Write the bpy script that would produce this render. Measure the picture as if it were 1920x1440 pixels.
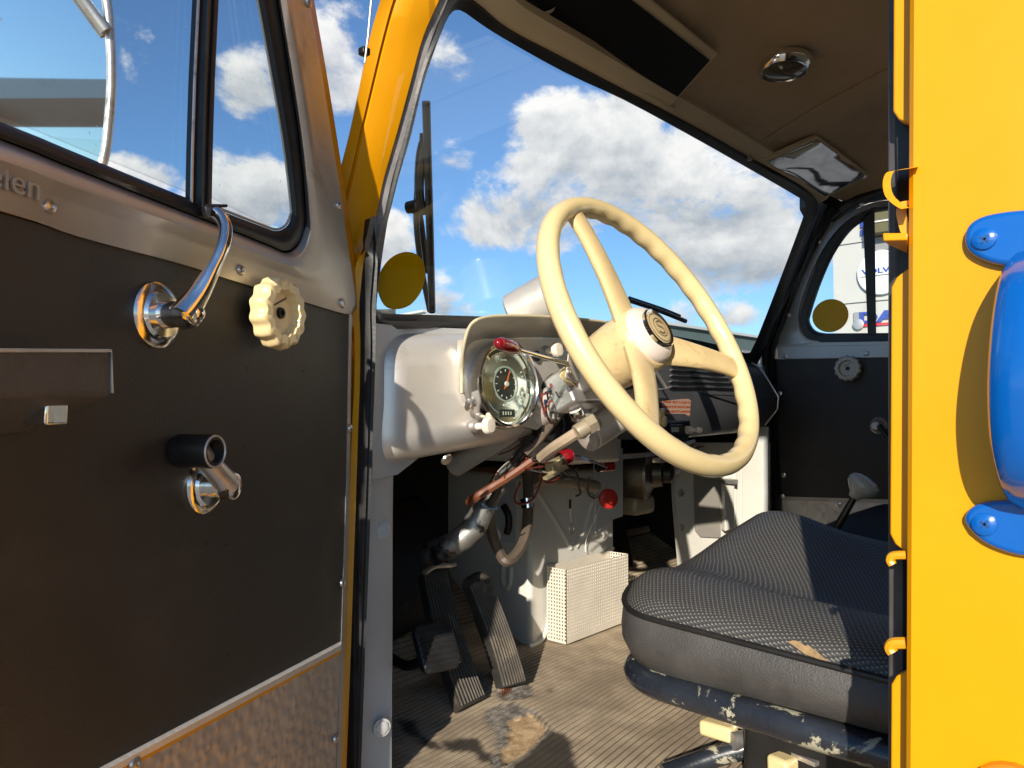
import bpy, bmesh, math, random
from mathutils import Vector, Matrix, noise as mnoise
random.seed(7)
sc = bpy.context.scene
for o in list(bpy.data.objects): bpy.data.objects.remove(o)
R_ = math.radians
# ------------------------------------------------------------------ camera
TH = R_(41.0); FPX = 1400.0; HZ = 780.0
PITCH = math.atan((HZ-720)/FPX)
fw0 = Vector((math.cos(TH), math.sin(TH), 0)); RT = Vector((math.sin(TH), -math.cos(TH), 0))
FW = fw0*math.cos(PITCH)+Vector((0, 0, math.sin(PITCH))); UP = -fw0*math.sin(PITCH)+Vector((0, 0, math.cos(PITCH)))
CAM = Vector((-0.677, -0.896, 1.65))
cd = bpy.data.cameras.new('camera'); cam = bpy.data.objects.new('camera', cd); sc.collection.objects.link(cam)
cd.sensor_width = 36; cd.lens = 36*FPX/1920; cd.clip_start = .02; cd.clip_end = 5000
M = Matrix((RT, UP, -FW)).transposed().to_4x4(); M.translation = CAM; cam.matrix_world = M
sc.camera = cam
sc.render.resolution_x = 1024; sc.render.resolution_y = 768
# ------------------------------------------------------------------ light
SUN_H, SUN_E = R_(25.6), R_(20.5)       # heading the light travels (from +X towards +Y), height of the sun
EXPOSURE = .42; SKY = .135; SUNS = 4.95
def ray(x, y): return FW+RT*((x-960)/FPX)-UP*((y-720)/FPX)
vt = sc.view_settings; vt.view_transform = 'Standard'; vt.look = 'None'; vt.gamma = 1; vt.exposure = EXPOSURE; vt.use_curve_mapping = False
sl = bpy.data.lights.new('sun', 'SUN'); sl.energy = SUNS; sl.angle = R_(.53); sl.color = (1, .91, .78)
so = bpy.data.objects.new('sun', sl); sc.collection.objects.link(so)
sdir = Vector((math.cos(SUN_E)*math.cos(SUN_H), math.cos(SUN_E)*math.sin(SUN_H), -math.sin(SUN_E)))
so.rotation_euler = sdir.to_track_quat('-Z', 'Y').to_euler(); so.location = (-20, -12, 12)

class NT:
    def __init__(s, tree): s.t = tree; s.n = tree.nodes; s.l = tree.links
    def put(s, sock, v):
        if hasattr(v, 'is_output') or hasattr(v, 'links'): s.l.new(v, sock)
        elif v is not None: sock.default_value = v
    def node(s, typ, ins=None, **kw):
        n = s.n.new(typ)
        for k, v in kw.items(): setattr(n, k, v)
        for k, v in (ins or {}).items(): s.put(n.inputs[k], v)
        return n
    def math(s, op, a, b=None, c=None, clamp=False):
        n = s.node('ShaderNodeMath', operation=op, use_clamp=clamp)
        for i, v in enumerate((a, b, c)): s.put(n.inputs[i], v)
        return n.outputs[0]
    def vmath(s, op, a, b=None, scale=None):
        n = s.node('ShaderNodeVectorMath', operation=op)
        s.put(n.inputs[0], a); s.put(n.inputs[1], b)
        if scale is not None: s.put(n.inputs['Scale'], scale)
        return n.outputs['Value'] if op in ('DOT_PRODUCT', 'LENGTH', 'DISTANCE') else n.outputs['Vector']
    def noise(s, vec, scale, detail=4, rough=.55, dist=0):
        n = s.node('ShaderNodeTexNoise', {'Vector': vec, 'Scale': scale, 'Detail': detail, 'Roughness': rough, 'Distortion': dist})
        return n.outputs['Fac']
    def ramp(s, f, lo, hi, a=0.0, b=1.0, interp='SMOOTHSTEP'):
        n = s.node('ShaderNodeMapRange', {'Value': f, 'From Min': lo, 'From Max': hi, 'To Min': a, 'To Max': b}, interpolation_type=interp)
        return n.outputs[0]
    def mix(s, f, a, b, blend='MIX'):
        n = s.node('ShaderNodeMix', data_type='RGBA', blend_type=blend)
        s.put(n.inputs[0], f)
        for i, v in ((6, a), (7, b)):
            s.put(n.inputs[i], (*v, 1) if isinstance(v, tuple) and len(v) == 3 else v)
        return n.outputs[2]

wd = bpy.data.worlds.new('World'); sc.world = wd; wd.use_nodes = True
W_ = NT(wd.node_tree); W_.n.clear()
sky = W_.node('ShaderNodeTexSky', sky_type='NISHITA', sun_disc=False, sun_elevation=SUN_E, sun_rotation=math.atan2(-sdir.x, -sdir.y), altitude=50, air_density=1.0, dust_density=.4, ozone_density=2.2)
tc = W_.node('ShaderNodeTexCoord').outputs['Generated']
vdir = W_.vmath('NORMALIZE', tc)
# cumulus: centre pixel, half width, half height (pixels), strength
CL = [(1230, 330, 330, 120, .30), (1420, 420, 260, 150, .30), (1120, 225, 190, 70, .26), (1010, 400, 190, 80, .20), (620, 120, 110, 110, .26), (480, 150, 80, 70, .20),
      (270, 325, 90, 45, .26), (450, 370, 130, 95, .30), (840, 120, 80, 55, .14), (830, 290, 80, 40, .15), (840, 585, 70, 40, .18), (1260, 600, 70, 45, .17), (1390, 590, 70, 40, .20), (725, 440, 60, 60, .2),
      (1560, 250, 260, 140, .25), (100, 420, 160, 60, .25), (700, 620, 120, 50, .2)]
tot = None; shd = None
for (px, py, w, h, st) in CL:
    c = ray(px, py).normalized(); rr = Vector(RT); rr -= c*rr.dot(c); rr.normalize(); uu = rr.cross(c).normalized()
    a = W_.math('MULTIPLY', W_.vmath('DOT_PRODUCT', vdir, tuple(rr)), FPX/w); b = W_.math('MULTIPLY', W_.vmath('DOT_PRODUCT', vdir, tuple(uu)), FPX/h)
    front = W_.ramp(W_.vmath('DOT_PRODUCT', vdir, tuple(c)), .3, .5)
    e = W_.math('SUBTRACT', 1.0, W_.math('ADD', W_.math('MULTIPLY', a, a), W_.math('MULTIPLY', b, b)))
    e = W_.math('MULTIPLY', W_.math('MAXIMUM', e, -.35), W_.math('MULTIPLY', front, st))
    sh = W_.math('MULTIPLY', W_.math('MAXIMUM', e, 0.0), b)
    tot = e if tot is None else W_.math('MAXIMUM', tot, e); shd = sh if shd is None else W_.math('ADD', shd, sh)
pv = W_.vmath('MULTIPLY', vdir, (1, 1, 1.45))
n1 = W_.noise(pv, 5.2, 9, .62, .25)
pv2 = W_.vmath('ADD', pv, (-.012, -.008, .045)); n2 = W_.noise(pv2, 5.2, 6, .62, .25)
dens = W_.math('ADD', n1, tot)
alpha = W_.ramp(dens, .575, .70)
hz = W_.node('ShaderNodeSeparateXYZ', {'Vector': vdir}).outputs['Z']
alpha = W_.math('MULTIPLY', alpha, W_.ramp(hz, -.01, .06))
lit = W_.math('ADD', W_.math('MULTIPLY', W_.math('SUBTRACT', n1, n2), 3.4), W_.math('MULTIPLY', shd, 4.2))
thick = W_.ramp(dens, .6, .95)
lit = W_.math('SUBTRACT', W_.math('ADD', lit, .62), W_.math('MULTIPLY', thick, .22), clamp=True)
ccol = W_.mix(lit, (2.4, 2.7, 3.1), (5.6, 5.55, 5.5))
skyc = W_.mix(alpha, W_.mix(1.0, sky.outputs[0], (.54, .72, .90), 'MULTIPLY'), ccol)
bg = W_.node('ShaderNodeBackground', {'Color': skyc, 'Strength': SKY})
W_.l.new(bg.outputs[0], W_.node('ShaderNodeOutputWorld').inputs['Surface'])

# ------------------------------------------------------------------ pixel -> place
def P(x, y, X=None, Y=None, Z=None, D=None, pl=None):
    d = ray(x, y)
    if X is not None: t = (X-CAM.x)/d.x
    elif Y is not None: t = (Y-CAM.y)/d.y
    elif Z is not None: t = (Z-CAM.z)/d.z
    elif D is not None: t = D
    else: t = (pl[0]-CAM).dot(pl[1])/d.dot(pl[1])
    return CAM+d*t
def V(*a): return Vector(a)
# ------------------------------------------------------------------ mesh helpers
class MB:
    def __init__(s): s.v = []; s.f = []
    def add(s, vs, fs):
        k = len(s.v); s.v += [Vector(v) for v in vs]; s.f += [tuple(i+k for i in f) for f in fs]; return s
    def hexa(s, p):       # p: 4 corners of one face, then the 4 matching of the other
        return s.add(p, [(0, 1, 2, 3), (7, 6, 5, 4), (0, 4, 5, 1), (1, 5, 6, 2), (2, 6, 7, 3), (3, 7, 4, 0)])
    def box(s, c, sz, x=None, y=None):
        x = Vector(x or (1, 0, 0)).normalized(); y = Vector(y or (0, 1, 0)); y = (y-x*y.dot(x)).normalized(); z = x.cross(y); c = Vector(c)
        q = lambda a, b, d: c+x*(a*sz[0]/2)+y*(b*sz[1]/2)+z*(d*sz[2]/2)
        return s.hexa([q(-1, -1, -1), q(1, -1, -1), q(1, 1, -1), q(-1, 1, -1), q(-1, -1, 1), q(1, -1, 1), q(1, 1, 1), q(-1, 1, 1)])
    def grid(s, rows, cu=False, cv=False):   # rows of equal length; cu closes along a row, cv closes over the rows
        m = len(rows); n = len(rows[0]); fs = []
        for i in range(m if cv else m-1):
            for j in range(n if cu else n-1):
                a = i; b = (i+1) % m; fs.append((a*n+j, a*n+(j+1) % n, b*n+(j+1) % n, b*n+j))
        return s.add([p for r in rows for p in r], fs)
    def slab(s, rows, vec):      # a sheet given thickness along vec
        vec = Vector(vec); m = len(rows); n = len(rows[0])
        k = len(s.v); s.grid(rows); s.add([Vector(p)+vec for r in rows for p in r], [])
        o = k; q = k+m*n
        for i in range(m-1):
            for j in range(n-1): s.f.append((q+i*n+j, q+(i+1)*n+j, q+(i+1)*n+j+1, q+i*n+j+1))
        ring = [j for j in range(n)]+[i*n+n-1 for i in range(1, m)]+[(m-1)*n+j for j in range(n-2, -1, -1)]+[i*n for i in range(m-2, 0, -1)]
        for a, b in zip(ring, ring[1:]+ring[:1]): s.f.append((o+b, o+a, q+a, q+b))
        return s
    def prism(s, poly, vec):
        vec = Vector(vec); n = len(poly); poly = [Vector(p) for p in poly]
        return s.add(poly+[p+vec for p in poly], [tuple(range(n)), tuple(range(2*n-1, n-1, -1))]+[((i+1) % n, i, n+i, n+(i+1) % n) for i in range(n)])
    def tube(s, path, r, n=10, closed=False, flat=None):
        path = [Vector(p) for p in path]; m = len(path)
        rs = r if isinstance(r, (list, tuple)) else [r]*m
        rows = []; prev = None
        for i, p in enumerate(path):
            if closed: t = path[(i+1) % m]-path[i-1]
            else: t = path[min(i+1, m-1)]-path[max(i-1, 0)]
            t.normalize()
            if prev is None:
                a = Vector(flat) if flat else (Vector((0, 0, 1)) if abs(t.z) < .9 else Vector((1, 0, 0)))
            else: a = prev
            a = (a-t*a.dot(t)).normalized(); prev = a; b = t.cross(a)
            rows.append([p+(a*math.cos(2*math.pi*k/n)+b*math.sin(2*math.pi*k/n))*rs[i] for k in range(n)])
        k0 = len(s.v); s.grid(rows, cu=True, cv=closed)
        if not closed: s.f.append(tuple(k0+j for j in range(n-1, -1, -1))); s.f.append(tuple(k0+(m-1)*n+j for j in range(n)))
        return s
    def lathe(s, o, ax, prof, n=28, scal=None):       # prof: (distance along axis, radius)
        o = Vector(o); ax = Vector(ax).normalized(); a = ax.orthogonal().normalized(); b = ax.cross(a); rows = []
        for (d, r) in prof:
            rows.append([o+ax*d+(a*math.cos(2*math.pi*k/n)+b*math.sin(2*math.pi*k/n))*(r*(scal(k/n) if scal else 1)) for k in range(n)])
        k0 = len(s.v); s.grid(rows, cu=True)
        s.f.append(tuple(k0+j for j in range(n-1, -1, -1))); s.f.append(tuple(k0+(len(prof)-1)*n+j for j in range(n)))
        return s
def spl(pts, k=6, closed=False):       # Catmull-Rom
    pts = [Vector(p) for p in pts]; n = len(pts); out = []
    for i in range(n if closed else n-1):
        g = lambda j: pts[j % n] if closed else pts[max(0, min(n-1, j))]
        a, b, c, d = g(i-1), g(i), g(i+1), g(i+2)
        for q in range(k):
            t = q/k; out.append(.5*((2*b)+(c-a)*t+(2*a-5*b+4*c-d)*t*t+(3*b-a-3*c+d)*t**3))
    if not closed: out.append(pts[-1])
    return out
def spl2(pts, k=6, closed=False): return [tuple(p[:2]) for p in spl([(a, b, 0) for a, b in pts], k, closed)]
COL = sc.collection
def link(o, parent=None, label=None):
    COL.objects.link(o)
    if parent is not None: o.parent = parent
    if label: o['label'] = label
    return o
def obj(name, mb, mat, parent=None, label=None, bevel=0, seg=3, smooth=40, sub=0):
    me = bpy.data.meshes.new(name); me.from_pydata(mb.v, [], mb.f)
    bm = bmesh.new(); bm.from_mesh(me); bmesh.ops.remove_doubles(bm, verts=bm.verts, dist=1e-6); bmesh.ops.recalc_face_normals(bm, faces=bm.faces); bm.to_mesh(me); bm.free()
    me.materials.append(mat)
    if smooth:
        me.polygons.foreach_set('use_smooth', [True]*len(me.polygons)); me.set_sharp_from_angle(angle=R_(smooth))
    o = bpy.data.objects.new(name, me); link(o, parent, label)
    if bevel:
        b = o.modifiers.new('bevel', 'BEVEL'); b.width = bevel; b.segments = seg; b.limit_method = 'ANGLE'; b.angle_limit = R_(35); b.harden_normals = False
    if sub:
        m = o.modifiers.new('sub', 'SUBSURF'); m.levels = sub; m.render_levels = sub
    return o
def sheet(name, mb, mat, parent=None, label=None, smooth=60):      # open sheets keep their winding
    return obj(name, mb, mat, parent, label, smooth=smooth)
def empty(name, loc=(0, 0, 0), parent=None, label=None, cat=None, group=None):
    o = bpy.data.objects.new(name, None); o.empty_display_size = .05; o.location = loc; link(o, parent, label)
    if cat: o['category'] = cat
    if group: o['group'] = group
    return o
def text(name, s, loc, xd, yd, size, mat, parent=None, ext=.0008, bold=0, align='CENTER'):
    cu = bpy.data.curves.new(name, 'FONT'); cu.body = s; cu.size = size; cu.extrude = ext; cu.align_x = align; cu.align_y = 'CENTER'; cu.offset = bold; cu.resolution_u = 3
    t = bpy.data.objects.new('tmp', cu); COL.objects.link(t); bpy.context.view_layer.update()
    me = bpy.data.meshes.new_from_object(t.evaluated_get(bpy.context.evaluated_depsgraph_get())); bpy.data.objects.remove(t)
    xd = Vector(xd).normalized(); yd = Vector(yd); yd = (yd-xd*yd.dot(xd)).normalized(); zd = xd.cross(yd)
    mx = Matrix((xd, yd, zd)).transposed().to_4x4(); mx.translation = Vector(loc); me.transform(mx)
    me.materials.clear(); me.materials.append(mat)
    o = bpy.data.objects.new(name, me); return link(o, parent)
# ------------------------------------------------------------------ materials
def mat(name, col, rough=.5, metal=0.0, var=.12, vs=8.0, bump=0.0, bs=200.0, coat=0.0, spec=.5, dirt=None, dirt_s=3.0, dirt_lo=.55, dirt_hi=.75, rvar=.0, stretch=None, extra=None):
    m = bpy.data.materials.new(name); m.use_nodes = True; t = NT(m.node_tree); b = t.n['Principled BSDF']
    co = t.node('ShaderNodeTexCoord').outputs['Object']
    if stretch: co2 = t.vmath('MULTIPLY', co, stretch)
    else: co2 = co
    n = t.noise(co2, vs, 5, .6)
    c = t.mix(t.ramp(n, .3, .7, interp='LINEAR'), tuple(x*(1-var) for x in col), tuple(min(1, x*(1+var)) for x in col))
    if dirt:
        d = t.ramp(t.noise(co, dirt_s, 7, .68, .4), dirt_lo, dirt_hi)
        c = t.mix(d, c, dirt)
    if extra: c = extra(t, co, c, b)
    t.put(b.inputs['Base Color'], c)
    t.put(b.inputs['Roughness'], t.ramp(n, .3, .7, max(.02, rough-rvar), rough+rvar, 'LINEAR') if rvar else rough)
    b.inputs['Metallic'].default_value = metal; b.inputs['Specular IOR Level'].default_value = spec; b.inputs['Coat Weight'].default_value = coat; b.inputs['Coat Roughness'].default_value = .08
    if bump:
        bn = t.node('ShaderNodeBump', {'Height': t.noise(co, bs, 3, .6), 'Strength': bump, 'Distance': .002})
        t.l.new(bn.outputs[0], b.inputs['Normal'])
    return m
YEL = (.71, .300, .001)
M_yel = mat('yellow_paint', YEL, .36, 0, .05, 4, .05, 60, .08, spec=.3, rvar=.06, dirt=(.45, .20, .02), dirt_s=9, dirt_lo=.70, dirt_hi=.82)
M_yelw = mat('worn_yellow_paint', (.70, .32, .008), .38, 0, .12, 12, .1, 90, .2, rvar=.08, dirt=(.30, .10, .02), dirt_s=16, dirt_lo=.62, dirt_hi=.74)
M_blue = mat('blue_enamel', (.0012, .094, .385), .18, 0, .06, 9, .06, 45, .5, rvar=.05)
M_vinyl = mat('black_door_vinyl', (.026, .023, .020), .46, 0, .35, 4, .35, 700, 0, .45, rvar=.12, dirt=(.062, .050, .038), dirt_s=4, dirt_lo=.48, dirt_hi=.85)
M_seat = mat('black_seat_vinyl', (.058, .055, .052), .46, 0, .25, 14, .5, 420, 0, .5, rvar=.08, dirt=(.10, .095, .085), dirt_s=10, dirt_lo=.55, dirt_hi=.85)
M_black = mat('black_paint', (.012, .012, .012), .4, 0, .3, 20, .1, 100, 0, .4)
M_rub = mat('black_rubber', (.016, .016, .017), .42, 0, .3, 20, .15, 150, 0, .4, rvar=.1, dirt=(.07, .065, .06), dirt_s=20, dirt_lo=.62, dirt_hi=.8)
M_dark = mat('felt_and_recess_shade', (.010, .009, .009), .75, 0, .5, 8, .2, 100)  # also the painted shade of the dash opening
M_silv = mat('silver_metallic_paint', (.80, .765, .71), .40, .5, .06, 10, .05, 300, 0, .5, rvar=.07, dirt=(.36, .29, .22), dirt_s=5, dirt_lo=.55, dirt_hi=.9)
M_trim = mat('dull_aluminium_trim', (.50, .475, .45), .42, .75, .1, 7, .06, 300, 0, .5, rvar=.1, dirt=(.24, .155, .09), dirt_s=7, dirt_lo=.50, dirt_hi=.85)
M_chrome = mat('chrome', (.78, .76, .73), .13, 1, .05, 20, .02, 100, 0, .5, rvar=.05)
M_steel = mat('grey_steel', (.52, .50, .48), .4, .8, .15, 30, .08, 200, 0, .5, rvar=.1, dirt=(.12, .10, .08), dirt_s=25, dirt_lo=.55, dirt_hi=.8)
M_ivory = mat('ivory_bakelite', (.76, .60, .31), .30, 0, .05, 9, .04, 120, .25, rvar=.05, dirt=(.50, .33, .13), dirt_s=11, dirt_lo=.60, dirt_hi=.9)
M_ivdirt = mat('stained_ivory_bakelite', (.70, .53, .27), .36, 0, .08, 18, .08, 120, .15, rvar=.06, dirt=(.36, .22, .08), dirt_s=30, dirt_lo=.54, dirt_hi=.78)
M_horn = mat('pinkish_white_plastic', (.72, .62, .54), .3, 0, .03, 9, .03, 120, .3)
M_white = mat('white_knob_plastic', (.74, .66, .54), .35, 0, .05, 20, .05, 100, .1, dirt=(.45, .33, .2), dirt_s=40, dirt_lo=.6, dirt_hi=.8)
M_grey = mat('pale_grey_cab_paint', (.47, .485, .49), .42, 0, .06, 6, .06, 60, .1, rvar=.06, dirt=(.33, .27, .2), dirt_s=14, dirt_lo=.66, dirt_hi=.8)
M_cream = mat('off_white_cover_paint', (.60, .585, .53), .45, 0, .06, 6, .06, 60, .08, rvar=.06, dirt=(.32, .22, .13), dirt_s=17, dirt_lo=.66, dirt_hi=.8)
M_bask = mat('cream_basket_paint', (.66, .60, .50), .5, 0, .08, 14, .06, 90, 0, dirt=(.30, .16, .08), dirt_s=24, dirt_lo=.68, dirt_hi=.78)
M_head = mat('tan_headliner', (.46, .335, .205), .7, 0, .10, 3, .12, 500, 0, .3, dirt=(.30, .21, .13), dirt_s=2.2, dirt_lo=.45, dirt_hi=.8)
M_headt = mat('tan_visor_border', (.56, .44, .28), .6, 0, .08, 6, .1, 400, 0, .3)
M_visor = mat('black_visor_board', (.006, .006, .007), .6, 0, .2, 6, .06, 400, 0, .25)
M_dashb = mat('black_dash_paint', (.072, .074, .079), .42, 0, .12, 8, .06, 300, 0, .45, rvar=.08, dirt=(.09, .08, .07), dirt_s=6, dirt_lo=.55, dirt_hi=.85)
M_red = mat('dark_red_plastic', (.22, .006, .012), .16, 0, .08, 20, .02, 100, .7)
M_redm = mat('matt_red_knob', (.42, .02, .012), .5, 0, .08, 20, .05, 100)
M_orng = mat('shade_darkened_orange', (.15, .045, .018), .5, 0, .3, 30, .1, 200, dirt=(.05, .03, .02), dirt_s=18, dirt_lo=.5, dirt_hi=.7)  # orange darkened in colour to stand for shade behind the dash
M_wr = mat('red_wire', (.20, .025, .018), .45); M_wb = mat('blue_wire', (.03, .06, .12), .45); M_wk = mat('black_wire', (.012, .012, .012), .45); M_wg = mat('pale_wire', (.45, .42, .36), .5)
M_hose = mat('brown_rubber_hose', (.10, .075, .055), .55, 0, .25, 25, .15, 200, dirt=(.22, .18, .13), dirt_s=22, dirt_lo=.55, dirt_hi=.75)
M_foil = mat('foil_duct', (.30, .29, .27), .48, .75, .25, 15, .8, 35, dirt=(.02, .02, .02), dirt_s=9, dirt_lo=.52, dirt_hi=.62)
M_tanb = mat('tan_heater_housing', (.32, .27, .19), .5, .2, .15, 10, .1, 90)
M_brass = mat('brass_terminal', (.55, .47, .28), .4, .6, .1, 30)
M_face = mat('grey_green_dial', (.10, .125, .112), .7, 0, .05, 20); M_facek = mat('black_dial', (.02, .022, .021), .5, 0, .05, 20)
M_mark = mat('white_dial_marks', (.62, .62, .55), .5, 0, .03, 20); M_hand = mat('orange_hand', (.75, .16, .04), .45, 0, .03, 20); M_ring = mat('pale_dial_ring', (.33, .37, .33), .5, 0, .04, 20)
M_scr = mat('screw_head_metal', (.55, .51, .46), .3, .9, .15, 60, .1, 200)
M_bolt = mat('painted_bolt', (.46, .46, .45), .45, 0, .1, 40)
M_paintk = mat('chipped_black_tube', (.016, .02, .028), .28, 0, .3, 15, .2, 90, .3, .5, rvar=.1, dirt=(.36, .34, .25), dirt_s=11, dirt_lo=.555, dirt_hi=.585)
M_navy = mat('dark_passenger_seat', (.012, .013, .018), .6, 0, .2, 10, .3, 400)
M_gknob = mat('grey_cracked_knob', (.52, .49, .41), .3, 0, .06, 30, .03, 100, .3)
M_mirr = mat('mirror_glass', (.86, .88, .88), .03, 1, .01, 5)
M_vmirr = mat('clear_pocket_plastic', (.62, .62, .63), .10, .95, .06, 9, .25, 14)
M_wall = mat('pale_cladding', (.44, .435, .405), .5, 0, .03, .6, .02, 20, dirt=(.40, .40, .38), dirt_s=.8, dirt_lo=.6, dirt_hi=.9)
M_signw = mat('white_sign', (.78, .78, .77), .35, 0, .02, 3); M_signb = mat('blue_sign_letters', (.03, .06, .33), .35, 0, .02, 3); M_signr = mat('red_sign_line', (.6, .02, .03), .35, 0, .02, 3); M_signg = mat('grey_sign', (.25, .25, .26), .35, 0, .02, 3)
M_olive = mat('olive_fascia', (.10, .09, .035), .5, 0, .1, 2)
M_roofg = mat('grey_green_roof', (.10, .14, .135), .6, 0, .1, .5); M_roofw = mat('white_corrugated', (.55, .57, .56), .5, 0, .05, .5)
M_asph = mat('concrete_yard', (.27, .26, .235), .85, 0, .2, 1.5, .4, 60, dirt=(.17, .165, .155), dirt_s=.4, dirt_lo=.5, dirt_hi=.7)
M_under = mat('tan_underlay', (.42, .30, .17), .85, 0, .2, 40, .3, 200)

def hammered(name, col, sc_, rough=.36, metal=.8, dirt=None):
    m = mat(name, col, rough, metal, .1, 9, dirt=dirt, dirt_s=6, dirt_lo=.5, dirt_hi=.85); t = NT(m.node_tree); b = t.n['Principled BSDF']
    co = t.node('ShaderNodeTexCoord').outputs['Object']
    vo = t.node('ShaderNodeTexVoronoi', {'Vector': t.vmath('ADD', co, t.vmath('MULTIPLY', t.node('ShaderNodeTexNoise', {'Vector': co, 'Scale': 60.0}).outputs['Color'], (.004, .004, .004))), 'Scale': sc_}, feature='SMOOTH_F1')
    bn = t.node('ShaderNodeBump', {'Height': vo.outputs['Distance'], 'Strength': 1.0, 'Distance': .006}, invert=True)
    t.l.new(bn.outputs[0], b.inputs['Normal']); return m
M_hamm = hammered('hammered_aluminium', (.47, .40, .325), 85, .5, .35, (.25, .18, .12))
M_hammlit = hammered('bounce_lit_aluminium', (.80, .745, .67), 60, .5, .1, (.4, .33, .25))  # hammered aluminium again, colour lightened to stand for bounced light

def glassmat(name, tint=(1, 1, 1), refl=.05, dust=.0, dcol=(.7, .75, .8)):
    m = bpy.data.materials.new(name); m.use_nodes = True; t = NT(m.node_tree); t.n.clear()
    tr = t.node('ShaderNodeBsdfTransparent', {'Color': (*tint, 1)}); gl = t.node('ShaderNodeBsdfGlossy', {'Color': (1, 1, 1, 1), 'Roughness': .01})
    fc = t.node('ShaderNodeLayerWeight', {'Blend': .5}).outputs['Facing']; fr = t.math('ADD', .04, t.math('MULTIPLY', t.math('POWER', fc, 5.0), .8))
    a = t.node('ShaderNodeMixShader', {0: t.math('MULTIPLY', fr, refl/.04, clamp=True), 1: tr.outputs[0], 2: gl.outputs[0]}).outputs[0]
    if dust:
        co = t.node('ShaderNodeTexCoord').outputs['Object']
        sm = t.ramp(t.noise(t.vmath('MULTIPLY', co, (1, 1, .35)), 7, 6, .7, .6), .55, .85, 0, dust)
        sp = t.ramp(t.noise(co, 150, 1, .5), .755, .785, 0, .55)
        df = t.node('ShaderNodeBsdfDiffuse', {'Color': (*dcol, 1)}); tl = t.node('ShaderNodeBsdfTranslucent', {'Color': (*dcol, 1)})
        dd = t.node('ShaderNodeMixShader', {0: .5, 1: df.outputs[0], 2: tl.outputs[0]}).outputs[0]
        a = t.node('ShaderNodeMixShader', {0: t.math('MAXIMUM', sm, t.math('MULTIPLY', sp, 1.0 if dust > .05 else 0.0)), 1: a, 2: dd}).outputs[0]
    t.l.new(a, t.node('ShaderNodeOutputMaterial').inputs['Surface']); return m
M_glass = glassmat('windscreen_glass', (.97, .985, .98), .035, .012)
M_glassd = glassmat('dusty_door_glass', (.95, .97, .97), .045, .07)
M_lens = glassmat('gauge_lens', (.92, .95, .93), .012)
M_ydisc = glassmat('yellow_film', (.62, .42, .0), .03)
def _yd(m):
    t = NT(m.node_tree); out = [n for n in t.n if n.type == 'OUTPUT_MATERIAL'][0]; prev = out.inputs[0].links[0].from_socket
    tl = t.node('ShaderNodeBsdfTranslucent', {'Color': (.78, .55, .0, 1)}); df = t.node('ShaderNodeBsdfDiffuse', {'Color': (.5, .33, .0, 1)})
    a = t.node('ShaderNodeMixShader', {0: .5, 1: tl.outputs[0], 2: df.outputs[0]}).outputs[0]
    t.l.new(t.node('ShaderNodeMixShader', {0: .74, 1: prev, 2: a}).outputs[0], out.inputs[0])
_yd(M_ydisc)
# ------------------------------------------------------------------ setting
g = MB().add([(-600, -600, 0), (600, -600, 0), (600, 600, 0), (-600, 600, 0)], [(0, 1, 2, 3)])
o = obj('ground', g, M_asph); o['kind'] = 'structure'

truck = empty('truck', (0, 0, 0), None, 'old yellow truck with its driver door open, ivory steering wheel inside', 'truck')
def T(name, mb, m, label=None, **k): return obj(name, mb, m, truck, label, **k)
def screw(parent, p, n, r=.006, m=None, name='screw'):
    n = Vector(n).normalized()
    mb = MB().lathe(p, n, [(0, r), (.0015, r), (.0032, r*.75), (.0036, r*.35), (.0022, r*.3)], 12)
    return obj(name, mb, m or M_scr, parent)
# ------------------------------------------------------------------ cab shell
ZF = 1.07                                       # cab floor
def yb(X): t = (X-.07)/1.68; return .028+.13*t+.10*4*t*(1-t)
def yt(X): t = (X-.07)/1.68; return -.145+.05*t+.055*4*t*(1-t)
def ysurf(X, z): k = (z-1.82)/.51; return yb(X)+(yt(X)-yb(X))*k
def WS(px, py, off=0.0):                        # a pixel on the curved windscreen
    d = ray(px, py); lo, hi = .2, 4.0
    for _ in range(50):
        t = (lo+hi)/2; p = CAM+d*t
        if p.y < ysurf(p.x, p.z)-off: lo = t
        else: hi = t
    return CAM+d*lo
# windscreen glass
rows = [[V(.0+1.84*i/24, ysurf(.0+1.84*i/24, z), z) for i in range(25)] for z in [1.765+.65*j/10 for j in range(11)]]
ws = sheet('windscreen', MB().grid(rows), M_glass, truck, 'curved clear windscreen above the dashboard')
# rubber gasket round the windscreen: inner and outer rings in order round the opening
gin = [(706, 572), (716, 486), (731, 387), (756, 287), (794, 137), (823, 72), (842, 30), (862, 19), (900, 44), (944, 72), (1057, 135), (1169, 187), (1290, 252), (1400, 314), (1490, 366), (1510, 382), (1503, 415), (1462, 525), (1430, 608), (1412, 650), (1398, 662), (1340, 645), (1265, 630), (1180, 614), (1100, 604), (1000, 597), (900, 593), (800, 590), (728, 588), (712, 584)]
gout = [(692, 580), (708, 486), (726, 387), (750, 287), (788, 137), (815, 66), (836, 10), (866, -14), (905, 8), (957, 52), (1062, 107), (1172, 166), (1300, 232), (1412, 296), (1505, 348), (1534, 380), (1524, 420), (1480, 530), (1450, 612), (1432, 658), (1408, 690), (1340, 672), (1265, 655), (1180, 640), (1100, 628), (1000, 622), (900, 618), (800, 616), (712, 616), (697, 604)]
gi = [WS(*p, .012) for p in spl2(gin, 3, True)]; go = [WS(*p, .014) for p in spl2(gout, 3, True)]
gm = [(a+b)/2+V(-.001, -.006, 0) for a, b in zip(gi, go)]; gq = [a*.75+b*.25+V(0, -.002, 0) for a, b in zip(gi, go)]
back = lambda L: [p+(p-CAM).normalized()*.03 for p in L]
wsg = T('windscreen_rubber', MB().grid([back(gi), gi, gq, gm, go, back(go)], cu=True), M_rub, 'black rubber gasket round the windscreen')

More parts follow.
